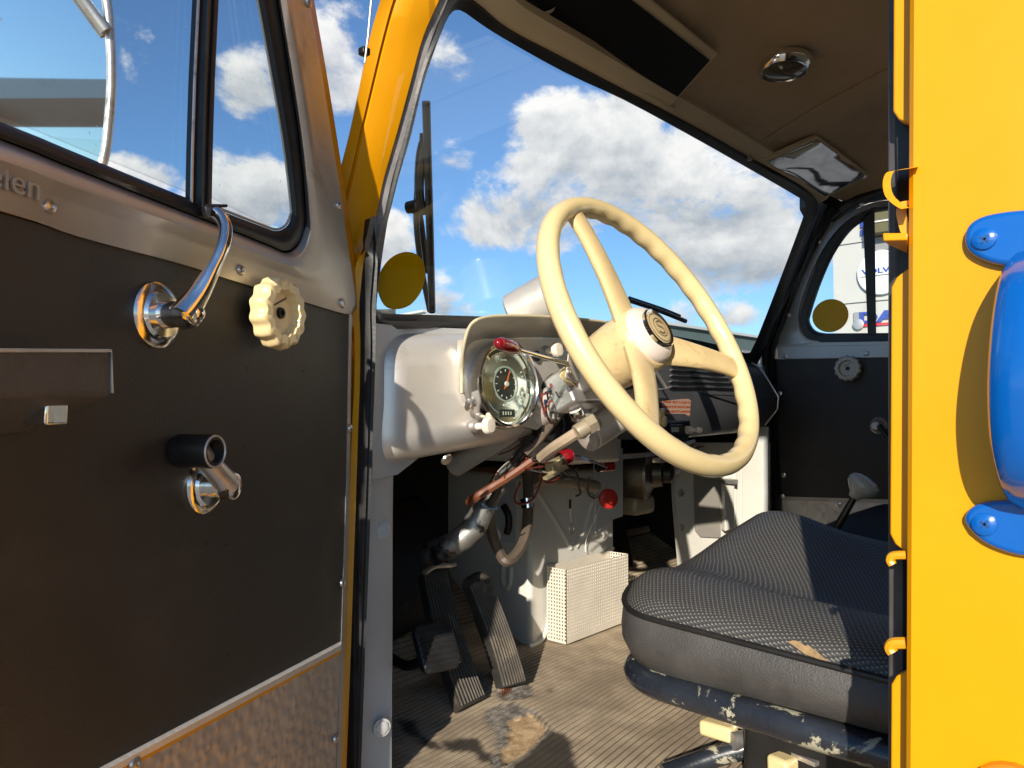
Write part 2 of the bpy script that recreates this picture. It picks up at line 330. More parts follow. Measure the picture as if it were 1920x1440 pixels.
# driver side windscreen pillar: rows of pixels  y, yellow left, groove, yellow right, grey right
pr = [(-190, 788, 815, 905, 915), (-90, 747, 774, 865, 884), (0, 714, 741, 828, 849), (71, 694, 721, 797, 822), (158, 676, 700, 773, 792), (250, 656, 678, 748, 770), (333, 636, 659, 724, 746), (385, 634, 647, 713, 733), (430, 637, 643, 703, 722), (492, 640, 650, 683, 710)]
XL, XG, XR, XS = -.020, -.002, .052, .078
colL = [P(a, y, X=XL) for y, a, b, c, d in pr]; colG = [P(b, y, X=XG) for y, a, b, c, d in pr]; colR = [P(c, y, X=XR) for y, a, b, c, d in pr]; colS = [P(d, y, X=XS) for y, a, b, c, d in pr]
sm = lambda L, k=4: spl(L, k)
cl, cg, cr, cs = sm(colL), sm(colG), sm(colR), sm(colS)
dx = lambda L, v: [p+Vector(v) for p in L]
pil = T('door_pillar', MB().grid([dx(cl, (.085, .085, 0)), dx(cl, (.004, .008, 0)), cl, [a*.35+b*.65 for a, b in zip(cl, cg)], dx(cg, (-.003, 0, 0)), dx(cg, (-.0012, .007, 0)), dx(cg, (.0012, .007, 0)), dx(cg, (.003, -.001, 0)), [a*.6+b*.4+V(0, -.004, 0) for a, b in zip(cg, cr)], dx(cr, (-.004, 0, 0)), dx(cr, (0, .004, 0)), dx(cr, (0, .11, 0))]), M_yel, 'yellow windscreen pillar with a dark seam, partly shaded')
T('pillar_seal', MB().grid([dx(cr, (-.001, .006, 0)), [a*.6+b*.4+V(0, -.004, 0) for a, b in zip(cr, cs)], dx(cs, (0, -.002, 0)), dx(cs, (.002, .06, 0))]), mat('lilac_grey_seal', (.24, .225, .235), .5, 0, .2, 30, .3, 200, dirt=(.40, .36, .35), dirt_s=22, dirt_lo=.5, dirt_hi=.7), 'worn lilac grey strip along the windscreen pillar')
# lower door post: y, yellow left, yellow right, rubber right, grey right
lr = [(405, 702, 704, 706, 710), (440, 692, 697, 702, 708), (470, 685, 687, 703, 716), (492, 668, 682, 704, 725), (540, 663, 677, 703, 735), (580, 661, 674, 702, 745), (640, 665, 676, 701, 745), (720, 664, 675, 699, 744), (800, 660, 672, 696, 742), (900, 656, 669, 693, 740), (1050, 650, 664, 688, 739), (1200, 645, 659, 682, 739), (1330, 640, 654, 677, 738), (1440, 636, 650, 673, 738), (1640, 628, 642, 665, 738)]
a_ = sm([P(r[1], r[0], X=-.004) for r in lr[2:]], 3); b0_ = sm([P(r[2], r[0], X=.006) for r in lr[2:]], 3); b_ = sm([P(r[2], r[0], X=.006) for r in lr], 3); c_ = sm([P(r[3], r[0], X=.026) for r in lr], 3)
T('post_edge', MB().grid([dx(a_, (.06, .06, 0)), a_, b0_, dx(b0_, (0, .08, 0))]), M_yelw, 'chipped yellow edge of the door post below the window')
tp_ = [min(1, i/9) for i in range(len(b_))]
br = lambda k, o_: [p*(1-k)+q*k+V(0, o_*f, 0) for p, q, f in zip(b_, c_, tp_)]
T('door_seal', MB().grid([dx(b_, (-.001, .01, 0)), br(0, -.006), br(.3, -.014), br(.55, -.008), br(.75, -.012), br(1, 0), dx(c_, (.002, .03, 0))]), M_rub, 'black rubber door seal on the driver door post')
d0 = sm([P(r[3], r[0], X=.046) for r in lr[5:]], 3); d1 = sm([P(r[4], r[0], X=.112) for r in lr[5:]], 3)
lip = [P(706, 606, X=.03)]
post = T('inner_post', MB().grid([dx(d0, (0, .02, 0)), dx(d0, (.001, .0, 0)), dx(d1, (-.004, 0, 0)), dx(d1, (0, .004, 0)), dx(d1, (0, .16, 0))]), M_grey, 'pale grey inner door post beside the pedals')
for (x, y) in ((718, 995), (718, 1365)):
    p = P(x, y, X=.078); obj('bolt', MB().lathe(p+V(0, .003, 0), (-.3, -1, 0), [(0, .011), (.004, .011), (.005, .009), (.0052, 0.0085)], 6).lathe(p+V(0, .003, 0), (-.3, -1, 0), [(0, .014), (.002, .014)], 20), M_bolt, post)
# pale grey panel between the windscreen rubber and the dashboard
q = [[P(700, 606, X=.03), P(760, 612, Y=.055), P(860, 616, Y=.07), P(930, 618, Y=.08)], [P(700, 660, X=.035), P(760, 660, Y=.05), P(860, 640, Y=.06), P(930, 640, Y=.07)], [P(700, 760, X=.035), P(760, 760, Y=.05), P(860, 700, Y=.06), P(930, 700, Y=.07)], [P(698, 900, X=.035), P(745, 890, Y=.05), P(860, 800, Y=.06), P(930, 780, Y=.07)]]
T('scuttle_panel', MB().slab(q, (0, .02, 0)), M_grey, 'pale grey panel under the driver end of the windscreen')

# roof lining
def zroof(X, Y):
    k = max(0.0, min(1.0, (-.06-Y)/.30)); k = k*(2-k)
    zc = 2.338+.125*k
    return zc-.03*(abs((X-.93)/.92)**2)*(1-k)*0-.135*(abs((X-.93)/.96)**5)*k+.012*math.sin(X*5+Y*3)*.25
ys_ = [yt(.9)-.012]+[-.10-.035*i for i in range(8)]+[-.40-.08*i for i in range(10)]
rows = []
for j, Y in enumerate(ys_):
    r = []
    for i in range(41):
        X = -.02+1.90*i/40
        yy = Y if j else ysurf(X, 2.35)-.012
        r.append(V(X, yy if j > 2 else (yy if j == 0 else min(Y, ysurf(X, 2.35)-.02*j-.012)), zroof(X, Y) if j else 2.352))
    rows.append(r)
lining = T('headliner', MB().slab(rows, (0, 0, .02)), M_head, 'tan cloth headliner stained brown over the cab')
# seams of the lining
for (x0, y0, x1, y1) in ((1400, 285, 1672, 128),):
    pts = []
    for i in range(9):
        f = i/8; px, py = x0+(x1-x0)*f, y0+(y1-y0)*f-6*math.sin(f*math.pi)
        z = 2.42
        for _ in range(12): p = P(px, py, Z=z); z = zroof(p.x, p.y)
        pts.append(P(px, py, Z=z-.002))
    obj('lining_seam', MB().tube(spl(pts, 3), .0035, 6), M_head, lining)
# header strip under the windscreen top
hd0 = [WS(*p, .02) for p in spl2([(872, -18), (905, 4), (957, 48), (1062, 104), (1172, 163), (1300, 230), (1412, 293), (1505, 345), (1540, 378)], 4)]
T('header_strip', MB().grid([dx(hd0, (0, .02, -.004)), dx(hd0, (0, 0, -.002)), dx(hd0, (0, -.016, .004)), dx(hd0, (0, -.03, .018)), dx(hd0, (0, -.02, .04))]), M_headt, 'tan padded strip above the windscreen')
# outer roof, side rails, rear wall, floor pan
roof = T('roof', MB().slab([[V(X, Y, z) for X, z in ((-.06, 2.40), (.0, 2.47), (.25, 2.53), (.93, 2.56), (1.6, 2.53), (1.86, 2.47), (1.93, 2.40))] for Y in (-1.7, -.9, -.4, -.12)]+[[V(X, .0, z) for X, z in ((-.03, 2.34), (.03, 2.39), (.25, 2.42), (.93, 2.44), (1.6, 2.42), (1.83, 2.39), (1.90, 2.34))]], (0, 0, .012)), M_yel)
rail = T('roof_rail', MB().hexa([V(-.05, -.13, 2.33), V(-.05, -1.7, 2.33), V(.0, -1.7, 2.33), V(.0, -.13, 2.33), V(-.05, -.13, 2.42), V(-.05, -1.7, 2.42), V(.0, -1.7, 2.45), V(.0, -.13, 2.45)]), M_yel, bevel=.01)
T('rear_wall', MB().box((.93, -1.22, 1.75), (1.9, .03, 1.4)), M_headt)
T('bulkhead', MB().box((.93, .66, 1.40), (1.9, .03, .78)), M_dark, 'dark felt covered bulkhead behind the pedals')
T('cowl', MB().slab([[V(.0+1.86*i/12, ysurf(.0+1.86*i/12, 1.79)+.0+k*(.72-ysurf(.0+1.86*i/12, 1.79)), 1.785-.03*k) for i in range(13)] for k in (0, .5, 1)], (0, 0, -.02)), M_yel)
T('nose', MB().box((.93, .73, 1.25), (1.95, .04, 1.05)), M_yel)
T('outer_side', MB().box((1.92, -.2, 1.15), (.03, 1.95, 1.3)), M_yel)
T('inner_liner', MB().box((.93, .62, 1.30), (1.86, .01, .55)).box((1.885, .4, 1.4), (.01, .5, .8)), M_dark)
T('door_sill', MB().box((-.01, -.36, 1.01), (.09, .78, .10)), M_yel, bevel=.01)
T('side_skirt', MB().box((-.04, .38, 1.27), (.03, .70, 1.02)), M_yel)
T('chassis', MB().box((.93, -.5, .72), (.9, 3.4, .22)).box((.93, -.9, .98), (1.8, 1.6, .05)), M_black)

# ------------------------------------------------------------------ floor
def toe(Y):      # floor height with the toe board rising forward
    if Y < .345: return ZF
    if Y < .60: return ZF+(Y-.345)*.50
    return ZF+.1275+(Y-.60)*2.2
def fpoly(px): return [(p.x, p.y) for p in (P(x, y, Z=ZF) for x, y in px)]
def sdist(X, Y, po):          # signed distance to an outline on the floor, positive inside
    best = 9.0; ins = False; n = len(po)
    for k in range(n):
        ax_, ay_ = po[k]; bx_, by_ = po[(k+1) % n]; ux, uy = bx_-ax_, by_-ay_
        t = max(0, min(1, ((X-ax_)*ux+(Y-ay_)*uy)/(ux*ux+uy*uy))); d = math.hypot(X-ax_-ux*t, Y-ay_-uy*t); best = min(best, d)
        if (ay_ > Y) != (by_ > Y) and X < ux*(Y-ay_)/uy+ax_: ins = not ins
    return best if ins else -best
W_hole = [fpoly(((953, 1352), (975, 1346), (995, 1338), (1012, 1352), (1028, 1367), (1008, 1385), (990, 1403), (968, 1416), (950, 1428), (935, 1416), (944, 1400), (953, 1385)))]
W_grey = [fpoly(((905, 1350), (925, 1326), (968, 1316), (1000, 1330), (1035, 1368), (1000, 1400), (960, 1436), (925, 1440), (930, 1395), (915, 1372))), fpoly(((925, 1300), (985, 1282), (1010, 1296), (990, 1312), (940, 1322)))]
W_dark = [fpoly(((955, 1430), (1000, 1400), (1030, 1372), (1055, 1382), (1078, 1402), (1092, 1445), (1095, 1500), (940, 1500))), fpoly(((822, 1385), (850, 1392), (895, 1383), (915, 1402), (925, 1425), (900, 1428), (873, 1412), (840, 1408))), fpoly(((740, 1350), (770, 1352), (815, 1384), (835, 1408), (800, 1405), (770, 1385), (740, 1375))), fpoly(((1028, 1285), (1042, 1290), (1040, 1303), (1026, 1302)))]
W_rust = [fpoly(((940, 1300), (985, 1285), (1015, 1300), (985, 1312), (950, 1312)))]
def wearat(X, Y):
    if X > 1.05 or Y < -.35 or Y > .45: return 0, 0, 0
    n = mnoise.fractal(V(X*40, Y*40, 3.1), 1, 2, 4)*.010; n2 = mnoise.fractal(V(X*18, Y*18, 7.1), 1, 2, 4)*.022
    f = lambda L, q, w: max(0, min(1, max(sdist(X, Y, po) for po in L)/w+q/w+.2))
    return f(W_hole, n*.7, .003), f(W_dark, n2*.8, .012), f(W_grey, n2*.7, .010)
NX, pitch = 230, .0136
X0, X1, Y0, Y1 = .03, 1.86, -1.18, .66
vs = []; fs = []; att = []; nr = int((Y1-Y0)/pitch)
prof = ((0.0, 0), (.12, 1), (.74, 1), (.86, 0))
for j in range(nr):
    for (f, h) in prof:
        for i in range(NX+1):
            X = X0+(X1-X0)*i/NX; bow = .035*math.sin((X-.2)*2.6)
            Y = Y0+(j+f)*pitch+(0 if j > nr-18 else bow*(1 if Y0+j*pitch < .3 else max(0, 1-(Y0+j*pitch-.3)/.2)))
            ho, st, gy = wearat(X, Y)
            hh = .0032*h*(1-ho)*(1-.6*gy)
            und = .006*mnoise.noise(V(X*5, Y*5, 0))
            vs.append((X, Y, toe(Y)+hh-.004*ho+und)); att.append((ho, st, h, gy))
n_ = NX+1
for r in range(nr*4-1):
    for i in range(NX): fs.append((r*n_+i, r*n_+i+1, (r+1)*n_+i+1, (r+1)*n_+i))
me = bpy.data.meshes.new('floor_mat'); me.from_pydata(vs, [], fs)
at = me.attributes.new('wear', 'FLOAT_COLOR', 'POINT'); at.data.foreach_set('color', [c for a in att for c in a])
def matx(t, co, c, b):
    w = t.node('ShaderNodeAttribute', attribute_name='wear'); s = t.node('ShaderNodeSeparateColor', {0: w.outputs['Color']})
    dust = t.ramp(t.noise(co, 6, 6, .65), .35, .7)
    base = t.mix(dust, (.30, .235, .165), (.58, .465, .325))
    base = t.mix(t.math('SUBTRACT', 1.0, s.outputs[2]), base, (.055, .045, .035))
    base = t.mix(t.math('MULTIPLY', s.outputs[1], .9), base, (.020, .019, .018))
    base = t.mix(t.math('MULTIPLY', w.outputs['Alpha'], .85), base, t.mix(t.ramp(t.noise(co, 45, 6, .75), .4, .62), (.085, .082, .076), (.30, .275, .24)))
    tan = t.mix(t.ramp(t.noise(co, 55, 5, .7), .35, .65), (.36, .235, .12), (.62, .45, .27))
    return t.mix(s.outputs[0], base, tan)
M_mat = mat('ribbed_rubber_mat', (.2, .16, .12), .72, 0, .1, 9, .3, 260, 0, .35, extra=matx)
me.materials.append(M_mat); me.polygons.foreach_set('use_smooth', [True]*len(me.polygons)); me.set_sharp_from_angle(angle=R_(35))
fm = bpy.data.objects.new('floor_mat', me); link(fm, truck, 'worn ribbed floor mat with a torn tan patch near the pedals')
T('floor_pan', MB().box((.94, -.26, ZF-.035), (1.84, 1.9, .03)), M_black)
# dark lining of the footwell side (front left) and duct bulges
rows = [[V(.112, .10, z), V(.115, .22, z), V(.12, .40, z), V(.16, .62, z)] for z in (1.05, 1.2, 1.4, 1.62, 1.74)]
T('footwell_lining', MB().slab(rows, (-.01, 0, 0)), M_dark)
# wheel arch bulge: black rubber covered hump with folds
hump = []
for i in range(15):
    a = math.pi*i/14
    hump.append([V(.10+.52*k, .50+.10*math.cos(a)*.6-.05*math.sin(a), 1.30+.20*math.cos(a)*(1-.3*k)+.01*math.sin(9*k*3)) for k in [j/10 for j in range(11)]])
T('wheel_arch_cover', MB().grid(hump), M_rub, 'black rubber covered wheel arch in the footwell')
T('toe_mat', MB().slab([[V(.30+.26*k, .47+.14*m-.05*math.sin(m*3), 1.16+.20*m+(.004 if (int(k*40) % 2) else 0)) for k in [j/40 for j in range(41)]] for m in (0, .25, .5, .75, 1)], (0, .01, 0)), M_rub, 'ribbed black rubber flap above the brake pedal')

# ------------------------------------------------------------------ engine cover and passenger footwell
ex0, ey0, ex1 = .79, .318, 1.175
ec = MB().hexa([V(ex0, ey0, ZF-.01), V(ex1, ey0, ZF-.01), V(ex1, .66, ZF-.01), V(ex0, .66, ZF-.01), V(ex0, ey0, 1.50), V(ex1, ey0, 1.50), V(ex1, .66, 1.50), V(ex0, .66, 1.50)])
eng = T('engine_cover', ec, M_cream, 'off white sheet metal engine cover with pressed ribs', bevel=.012, seg=4)
for pts in (((1003, 915), (1040, 975), (1070, 1028)), ((1112, 940), (1096, 990), (1080, 1026))):
    obj('pressed_rib', MB().tube(spl([P(x, y, Y=ey0-.001) for x, y in pts], 5), .0065, 8), M_cream, eng)
obj('pressed_slot', MB().tube(spl([P(x, y, X=ex0-.001) for x, y in ((944, 1056), (943, 1090), (950, 1103), (957, 1090), (958, 1062))], 5), .007, 8), M_cream, eng)
obj('side_plate', MB().prism([P(x, y, X=ex0-.004) for x, y in ((912, 905), (968, 905), (966, 1018), (915, 1018))], (.004, 0, 0)), M_grey, eng)
obj('edge_flange', MB().tube(spl([P(1035, 1120, Y=ey0-.006), P(1025, 1180, Y=ey0-.006), P(1010, 1205, Y=ey0-.006), P(992, 1213, Y=ey0-.006)], 5), .006, 8), M_cream, eng)
obj('cover_wing', MB().prism([P(x, y, Y=ey0-.012) for x, y in ((1118, 865), (1168, 840), (1168, 968), (1150, 974), (1118, 1000))], (0, .01, 0)), M_grey, eng)
for (x, y) in ((928, 1004),):
    obj('cap', MB().lathe(P(x, y, X=ex0-.006), (-1, -.35, 0), [(0, .019), (.006, .019), (.008, .014), (.016, .014), (.018, .010), (.019, .008)], 20), M_white, eng)
obj('rubber_strap', MB().tube(spl([P(x, y, X=ex0-.012) for x, y in ((944, 948), (953, 965), (954, 985), (950, 1000))], 5), .009, 10), M_wk, eng)
obj('slot', MB().box(P(1069, 945, Y=ey0-.002), (.006, .003, .024)), M_black, eng)
# passenger side of the footwell
ptoe = MB().slab([[V(1.178+.36*i/60, .47+.12*m, ZF+.02+.55*m+(.0035 if i % 2 else 0)) for i in range(61)] for m in (0, .5, 1)], (0, .015, 0))
T('passenger_toe_mat', ptoe, M_rub, 'dark ribbed mat on the passenger toe board')
def pw(x, y, Y): return P(x, y, Y=Y)
pk = [[P(1262, 830, X=1.50), P(1300, 830, X=1.56), P(1376, 830, X=1.70), P(1444, 830, X=1.80)], [P(1268, 950, X=1.50), P(1300, 950, X=1.56), P(1376, 950, X=1.70), P(1444, 950, X=1.80)], [P(1276, 1040, X=1.50), P(1300, 1050, X=1.56), P(1376, 1050, X=1.70), P(1444, 1050, X=1.80)], [P(1285, 1150, X=1.50), P(1310, 1150, X=1.56), P(1376, 1150, X=1.70), P(1444, 1150, X=1.80)]]
kick = T('kick_panel', MB().slab(pk, (.01, .02, 0)), M_cream, 'off white kick panel ahead of the passenger door')
nrm = ((pk[1][2]-pk[0][2]).cross(pk[0][3]-pk[0][2])).normalized()
if nrm.y > 0: nrm = -nrm
def KP(x, y, off=.004):
    return P(x, y, pl=(pk[0][1]+nrm*off, ((pk[1][2]-pk[0][1]).cross(pk[0][2]-pk[0][1])).normalized()))
def meshx(t, co, c, b):
    sp3 = t.node('ShaderNodeSeparateXYZ', {0: co}); w = t.math('MULTIPLY', t.math('SINE', t.math('MULTIPLY', t.math('ADD', sp3.outputs['Z'], sp3.outputs['X']), 900.0)), t.math('SINE', t.math('MULTIPLY', t.math('SUBTRACT', sp3.outputs['Z'], sp3.outputs['X']), 900.0))); return t.mix(t.ramp(w, -.2, .3), (.33, .31, .27), (.12, .11, .10))
M_mesh = mat('grey_mesh_cloth', (.2, .19, .17), .6, 0, .1, 9, extra=meshx)
obj('speaker_mesh', MB().prism([KP(x, y) for x, y in ((1300, 880), (1350, 880), (1350, 1008), (1312, 1006), (1303, 995))], nrm*.006), M_mesh, kick)
obj('duct', MB().prism([KP(x, y) for x, y in ((1351, 905), (1370, 905), (1370, 988), (1352, 994))], nrm*.03), M_cream, kick, bevel=.004)
obj('duct_bracket', MB().prism([KP(x, y) for x, y in ((1345, 897), (1372, 897), (1372, 906), (1345, 904))], nrm*.045), M_steel, kick)
for x in (1378, 1390): obj('fold', MB().tube([KP(x, 850, .002), KP(x, 1040, .002)], .005, 8), M_cream, kick)
for (x, y) in ((1276, 925), (1276, 990)): obj('grommet', MB().lathe(KP(x, y, .002), nrm, [(0, .012), (.004, .011), (.005, .006), (.003, .005)], 16), M_steel, kick)
obj('post_strip', MB().prism([P(x, y, X=1.78) for x, y in ((1412, 800), (1440, 800), (1440, 1100), (1412, 1100))], (.01, 0, 0)), M_grey, kick)
obj('bolt', MB().lathe(P(1418, 870, X=1.778), (-1, -.5, 0), [(0, .012), (.006, .011), (.008, .004)], 12), M_bolt, kick)
# heater blower
hb = P(1215, 893, Y=.30)
heat = T('heater_blower', MB().lathe(hb+V(-.05, .10, .01), (.42, -.9, .0), [(0, .06), (.04, .075), (.10, .078), (.102, .082), (.112, .082), (.116, .07), (.13, .045), (.155, .040), (.158, .0)], 32), mat('dark_heater_metal', (.15, .135, .115), .36, .8, .2, 15, .1, 80), 'dark metal heater blower hanging under the dashboard')
obj('blower_duct', MB().box(P(1190, 945, Y=.36), (.115, .09, .06)), M_tanb, heat, bevel=.018, seg=4)
obj('blower_motor', MB().lathe(hb+V(.02, -.045, .01), (.42, -.9, 0), [(0, .03), (.02, .03), (.03, .02), (.032, 0)], 16), M_black, heat)
obj('clamp_tab', MB().box(P(1268, 885, Y=.24), (.03, .01, .012)), M_steel, heat)
# ------------------------------------------------------------------ dashboard, driver side
M_alu = mat('dusty_cast_aluminium', (.60, .57, .52), .46, .25, .10, 14, .06, 200, rvar=.08, dirt=(.36, .30, .23), dirt_s=12, dirt_lo=.5, dirt_hi=.8)
M_plate = mat('worn_silver_plate', (.56, .53, .48), .40, .40, .08, 12, .05, 300, rvar=.08, dirt=(.30, .255, .20), dirt_s=7, dirt_lo=.5, dirt_hi=.85)
bn = MB().hexa([P(714, 882, Y=.0), P(1019, 815, Y=.0), P(1019, 815, Y=.0)+V(0, .12, -.02), P(714, 882, Y=.0)+V(0, .12, .0),
                P(714, 628, Y=.005), P(1012, 628, Y=.0), P(1012, 628, Y=.0)+V(0, .10, .015), P(714, 628, Y=.005)+V(.0, .10, .01)])
binn = T('instrument_binnacle', bn, M_silv, 'silver painted instrument housing with rounded end', bevel=.055, seg=10)
obj('side_screw', MB().lathe(P(837, 861, Y=-.002), (0, -.8, -.6), [(0, .011), (.003, .010), (.004, .004)], 14), M_scr, binn)
# centre of the dash behind the column
cen = T('centre_dash', MB().hexa([P(1000, 868, Y=.05), V(.80, .05, 1.545), V(.80, .2, 1.53), P(1000, 868, Y=.05)+V(0, .15, 0), P(1000, 640, Y=.035), V(.80, .035, 1.80), V(.80, .2, 1.81), P(1000, 640, Y=.035)+V(0, .16, .01)]), M_alu, 'silver dash panel behind the steering column', bevel=.012)
# instrument plate and hood
plate_px = [(872, 636), (960, 634), (1095, 634), (1200, 640), (1200, 720), (1060, 700), (1035, 700), (1016, 720), (1016, 800), (1006, 806), (985, 800), (950, 806), (905, 790), (880, 760), (868, 730)]
plate = T('instrument_plate', MB().prism([P(x, y, Y=-.012) for x, y in plate_px], (0, .018, 0)), M_plate, 'brushed metal plate that carries the round dial')
hp = spl2([(864, 738), (864, 690), (868, 650), (880, 612), (905, 597), (960, 593), (1060, 597), (1150, 607), (1210, 617), (1245, 628)], 5)
hpb = spl2([(871, 740), (871, 690), (874, 660), (884, 644), (905, 637), (960, 634), (1060, 634), (1150, 640), (1200, 646), (1225, 652)], 5)
def hy(i): t = min(1, max(0, (i-4)/14)); return -.022-.060*t
f_ = [P(x, y, Y=hy(i)) for i, (x, y) in enumerate(hp)]; k_ = [P(x, y, Y=-.010) for x, y in hpb]
cf = sum(f_, V(0, 0, 0))/len(f_)
outw = lambda p: V(-.0025, 0, .0012) if p.z < 1.79 and p.x < .3 else V(0, 0, .003)
hood = T('dial_hood', MB().grid([k_, f_, [p+outw(p) for p in f_], [p+outw(p) for p in k_]]), M_plate, 'thin metal hood over the instrument plate')
obj('hood_edge', MB().tube([p+V(0, -.002, .001) for p in f_], .0026, 8), mat('cream_beading', (.62, .55, .36), .4, 0, .1, 20), hood)
# speedometer
spc = P(941, 721, Y=-.02); ax = V(-.03, -1, .06).normalized()
spx = V(1, 0, 0); spx = (spx-ax*spx.dot(ax)).normalized(); spy = -ax.cross(spx)
if spy.z < 0: spy = -spy
SR = .0775
spd = T('speedometer', MB().lathe(spc, ax, [(-.01, SR), (.016, SR), (.021, SR*.975), (.022, SR*.93), (.017, SR*.885), (.009, SR*.87)], 64), M_chrome, 'round grey speedometer with chrome rim and red clock hand')
obj('dial', MB().lathe(spc, ax, [(.002, SR*.885), (.0085, SR*.88)], 64), M_face, spd)
def ringm(r0, r1, h0, h1, n=64, a0=0, a1=2*math.pi):
    mb = MB(); m = n
    pts = lambda r, h: [spc+ax*h+(spx*math.sin(a0+(a1-a0)*k/m)+spy*math.cos(a0+(a1-a0)*k/m))*r for k in range(m+1)]
    return mb.grid([pts(r0, h0), pts(r0, h1), pts(r1, h1), pts(r1, h0)], cv=True)
def onface(r, a, h=.0092): return spc+ax*h+(spx*math.sin(a)+spy*math.cos(a))*r
obj('clock_face', MB().lathe(spc-spx*.004-spy*.0, ax, [(.008, SR*.37), (.0098, SR*.37)], 40), M_facek, spd)
obj('clock_ring', ringm(SR*.37, SR*.41, .008, .0103), M_ring, spd)
obj('scale_ring', ringm(SR*.70, SR*.715, .0085, .0092), M_ring, spd)
for (a0, a1, m_) in ((-70, -45, M_mark), (15, 60, M_mark), (105, 130, M_mark), (135, 165, M_mark), (70, 95, M_facek), (-40, -5, M_facek)):
    obj('scale_band', ringm(SR*.73, SR*.82, .0085, .0093, 10, R_(a0), R_(a1)), m_, spd)
for k in range(12):
    a = 2*math.pi*k/12; obj('clock_mark', MB().box(onface(SR*.31, a, .0100), (.0016, .004, .001), spx*math.cos(a)-spy*math.sin(a), spx*math.sin(a)+spy*math.cos(a)), M_mark, spd)
for k in range(9):
    a = R_(62+k*9); obj('scale_mark', MB().box(onface(SR*.62, a, .0092), (.0022, .0035, .001), spx*math.cos(a)-spy*math.sin(a), spx*math.sin(a)+spy*math.cos(a)), M_mark, spd)
for (a, l, w) in ((R_(22), .026, .004), (R_(215), .011, .006)):
    d = spx*math.sin(a)+spy*math.cos(a); b0 = onface(0, 0, .0112); s_ = spx*math.cos(a)-spy*math.sin(a)
    obj('clock_hand', MB().prism([b0-s_*w*.5, b0+s_*w*.5, b0+d*l+s_*.0004, b0+d*l-s_*.0004], ax*.001), M_hand, spd)
obj('hand_hub', MB().lathe(onface(0, 0, .011), ax, [(0, .005), (.003, .004)], 16), M_mark, spd)
obj('counter_window', MB().box(onface(SR*.66, R_(180), .0092), (.040, .013, .0012), spx, spy), M_facek, spd)
for k in range(4): obj('counter_digit', MB().box(onface(SR*.66, R_(180), .0098)+spx*(-.010+.0065*k), (.0022, .006, .0008), spx, spy), M_mark, spd)
obj('maker_line', MB().box(onface(SR*.48, R_(180), .0092), (.016, .003, .001), spx, spy), M_mark, spd); obj('maker_line', MB().box(onface(SR*.55, R_(-3), .0092), (.014, .003, .001), spx, spy), M_ring, spd)
obj('lens', MB().lathe(spc, ax, [(.0150, SR*.885), (.0162, SR*.88)], 48), M_lens, spd)
for (x, y) in ((878, 760), (1008, 777)): screw(plate, P(x, y, Y=-.0125), (0, -1, 0), .011)
def pull(x, y, Y, r, L, ax_, label, m=None, base=True, parent=truck):
    p = P(x, y, Y=Y); a = Vector(ax_).normalized()
    k = obj('pull_knob', MB().lathe(p, a, [(0, r*.42), (L*.55, r*.42), (L*.62, r*.75), (L*.72, r), (L*.90, r), (L, r*.8), (L*1.02, r*.3)], 20), m or M_white, parent, label)
    if base: obj('bush', MB().lathe(p-a*.004, a, [(0, r*.8), (.008, r*.8), (.010, r*.6)], 14), M_steel, k)
    return k
pull(890, 800, -.005, .0145, .036, (.10, -1, .06), 'white pull knob on the silver housing under the speedometer')
pull(1022, 660, -.012, .015, .034, (.05, -1, .1), 'white pull knob behind the red tipped stalk')
pull(1002, 668, -.012, .010, .008, (0, -1, 0), 'small dark socket in the instrument plate', M_black)
# dark plate standing for the shaded hole, with a terminal block
hol = T('recess_shade_plate', MB().prism([P(x, y, Y=-.016) for x, y in spl2([(1030, 706), (1045, 700), (1075, 706), (1110, 740), (1100, 800), (1050, 830), (1022, 815), (1016, 770), (1018, 725)], 3, True)], (0, .03, 0)), M_dark, 'dark plate standing for the shaded opening in the dash, full of wiring')
# extra gauge on top
gp = P(1018, 562, Y=.03); ga = V(.30, -.80, .42).normalized()
pod = T('top_gauge', MB().lathe(gp-ga*.035, ga, [(-.035, .040), (-.03, .046), (.060, .046)], 40), M_plate, 'silver cylinder gauge on top of the dash behind the wheel')
obj('gauge_rim', MB().lathe(gp+ga*.025, ga, [(-.002, .047), (.008, .0485), (.013, .046), (.012, .041), (.004, .040)], 40), M_chrome, pod)
obj('gauge_face', MB().lathe(gp+ga*.025, ga, [(0, .041), (.005, .041)], 32), M_face, pod)
obj('gauge_needle', MB().box(gp+ga*.032+V(0, 0, .008), (.003, .002, .034), ga.cross(V(.3, 0, 1))), M_hand, pod)
obj('gauge_foot', MB().box(gp-ga*.03+V(0, .02, -.05), (.07, .06, .05)), M_silv, pod, bevel=.01)

# ------------------------------------------------------------------ steering wheel and column
WC = V(.426, -.258, 1.795); WN = V(-.02, -.891, .453).normalized(); WR = .25
wx = WN.cross(V(0, 0, 1)).normalized(); wx = -wx if wx.x < 0 else wx
wy = WN.cross(wx); wy = -wy if wy.z < 0 else wy
def wheelpt(x, y, off=0.0): return P(x, y, pl=(WC+WN*off, WN))
def wang(p): d = p-WC; return math.atan2(d.dot(wx), d.dot(wy))
RN = 160; rows = []
for k in range(RN):
    a = 2*math.pi*k/RN; d = wx*math.sin(a)+wy*math.cos(a); c = WC+d*WR; r = .0178
    row = []
    for j in range(14):
        b = 2*math.pi*j/14; cr_ = math.cos(b); sr_ = math.sin(b)
        rr = r
        back_ = max(0.0, -sr_*.35-cr_*.8)         # finger grips on the inner and rear side
        rr = r*(1-.16*max(0, back_)*(.5+.5*math.cos(a*32)))
        row.append(c+d*(cr_*rr)+WN*(sr_*rr*1.06))
    rows.append(row)
wheel = T('steering_wheel', MB().grid(rows, cu=True, cv=True), M_ivory, 'large ivory three spoke steering wheel')
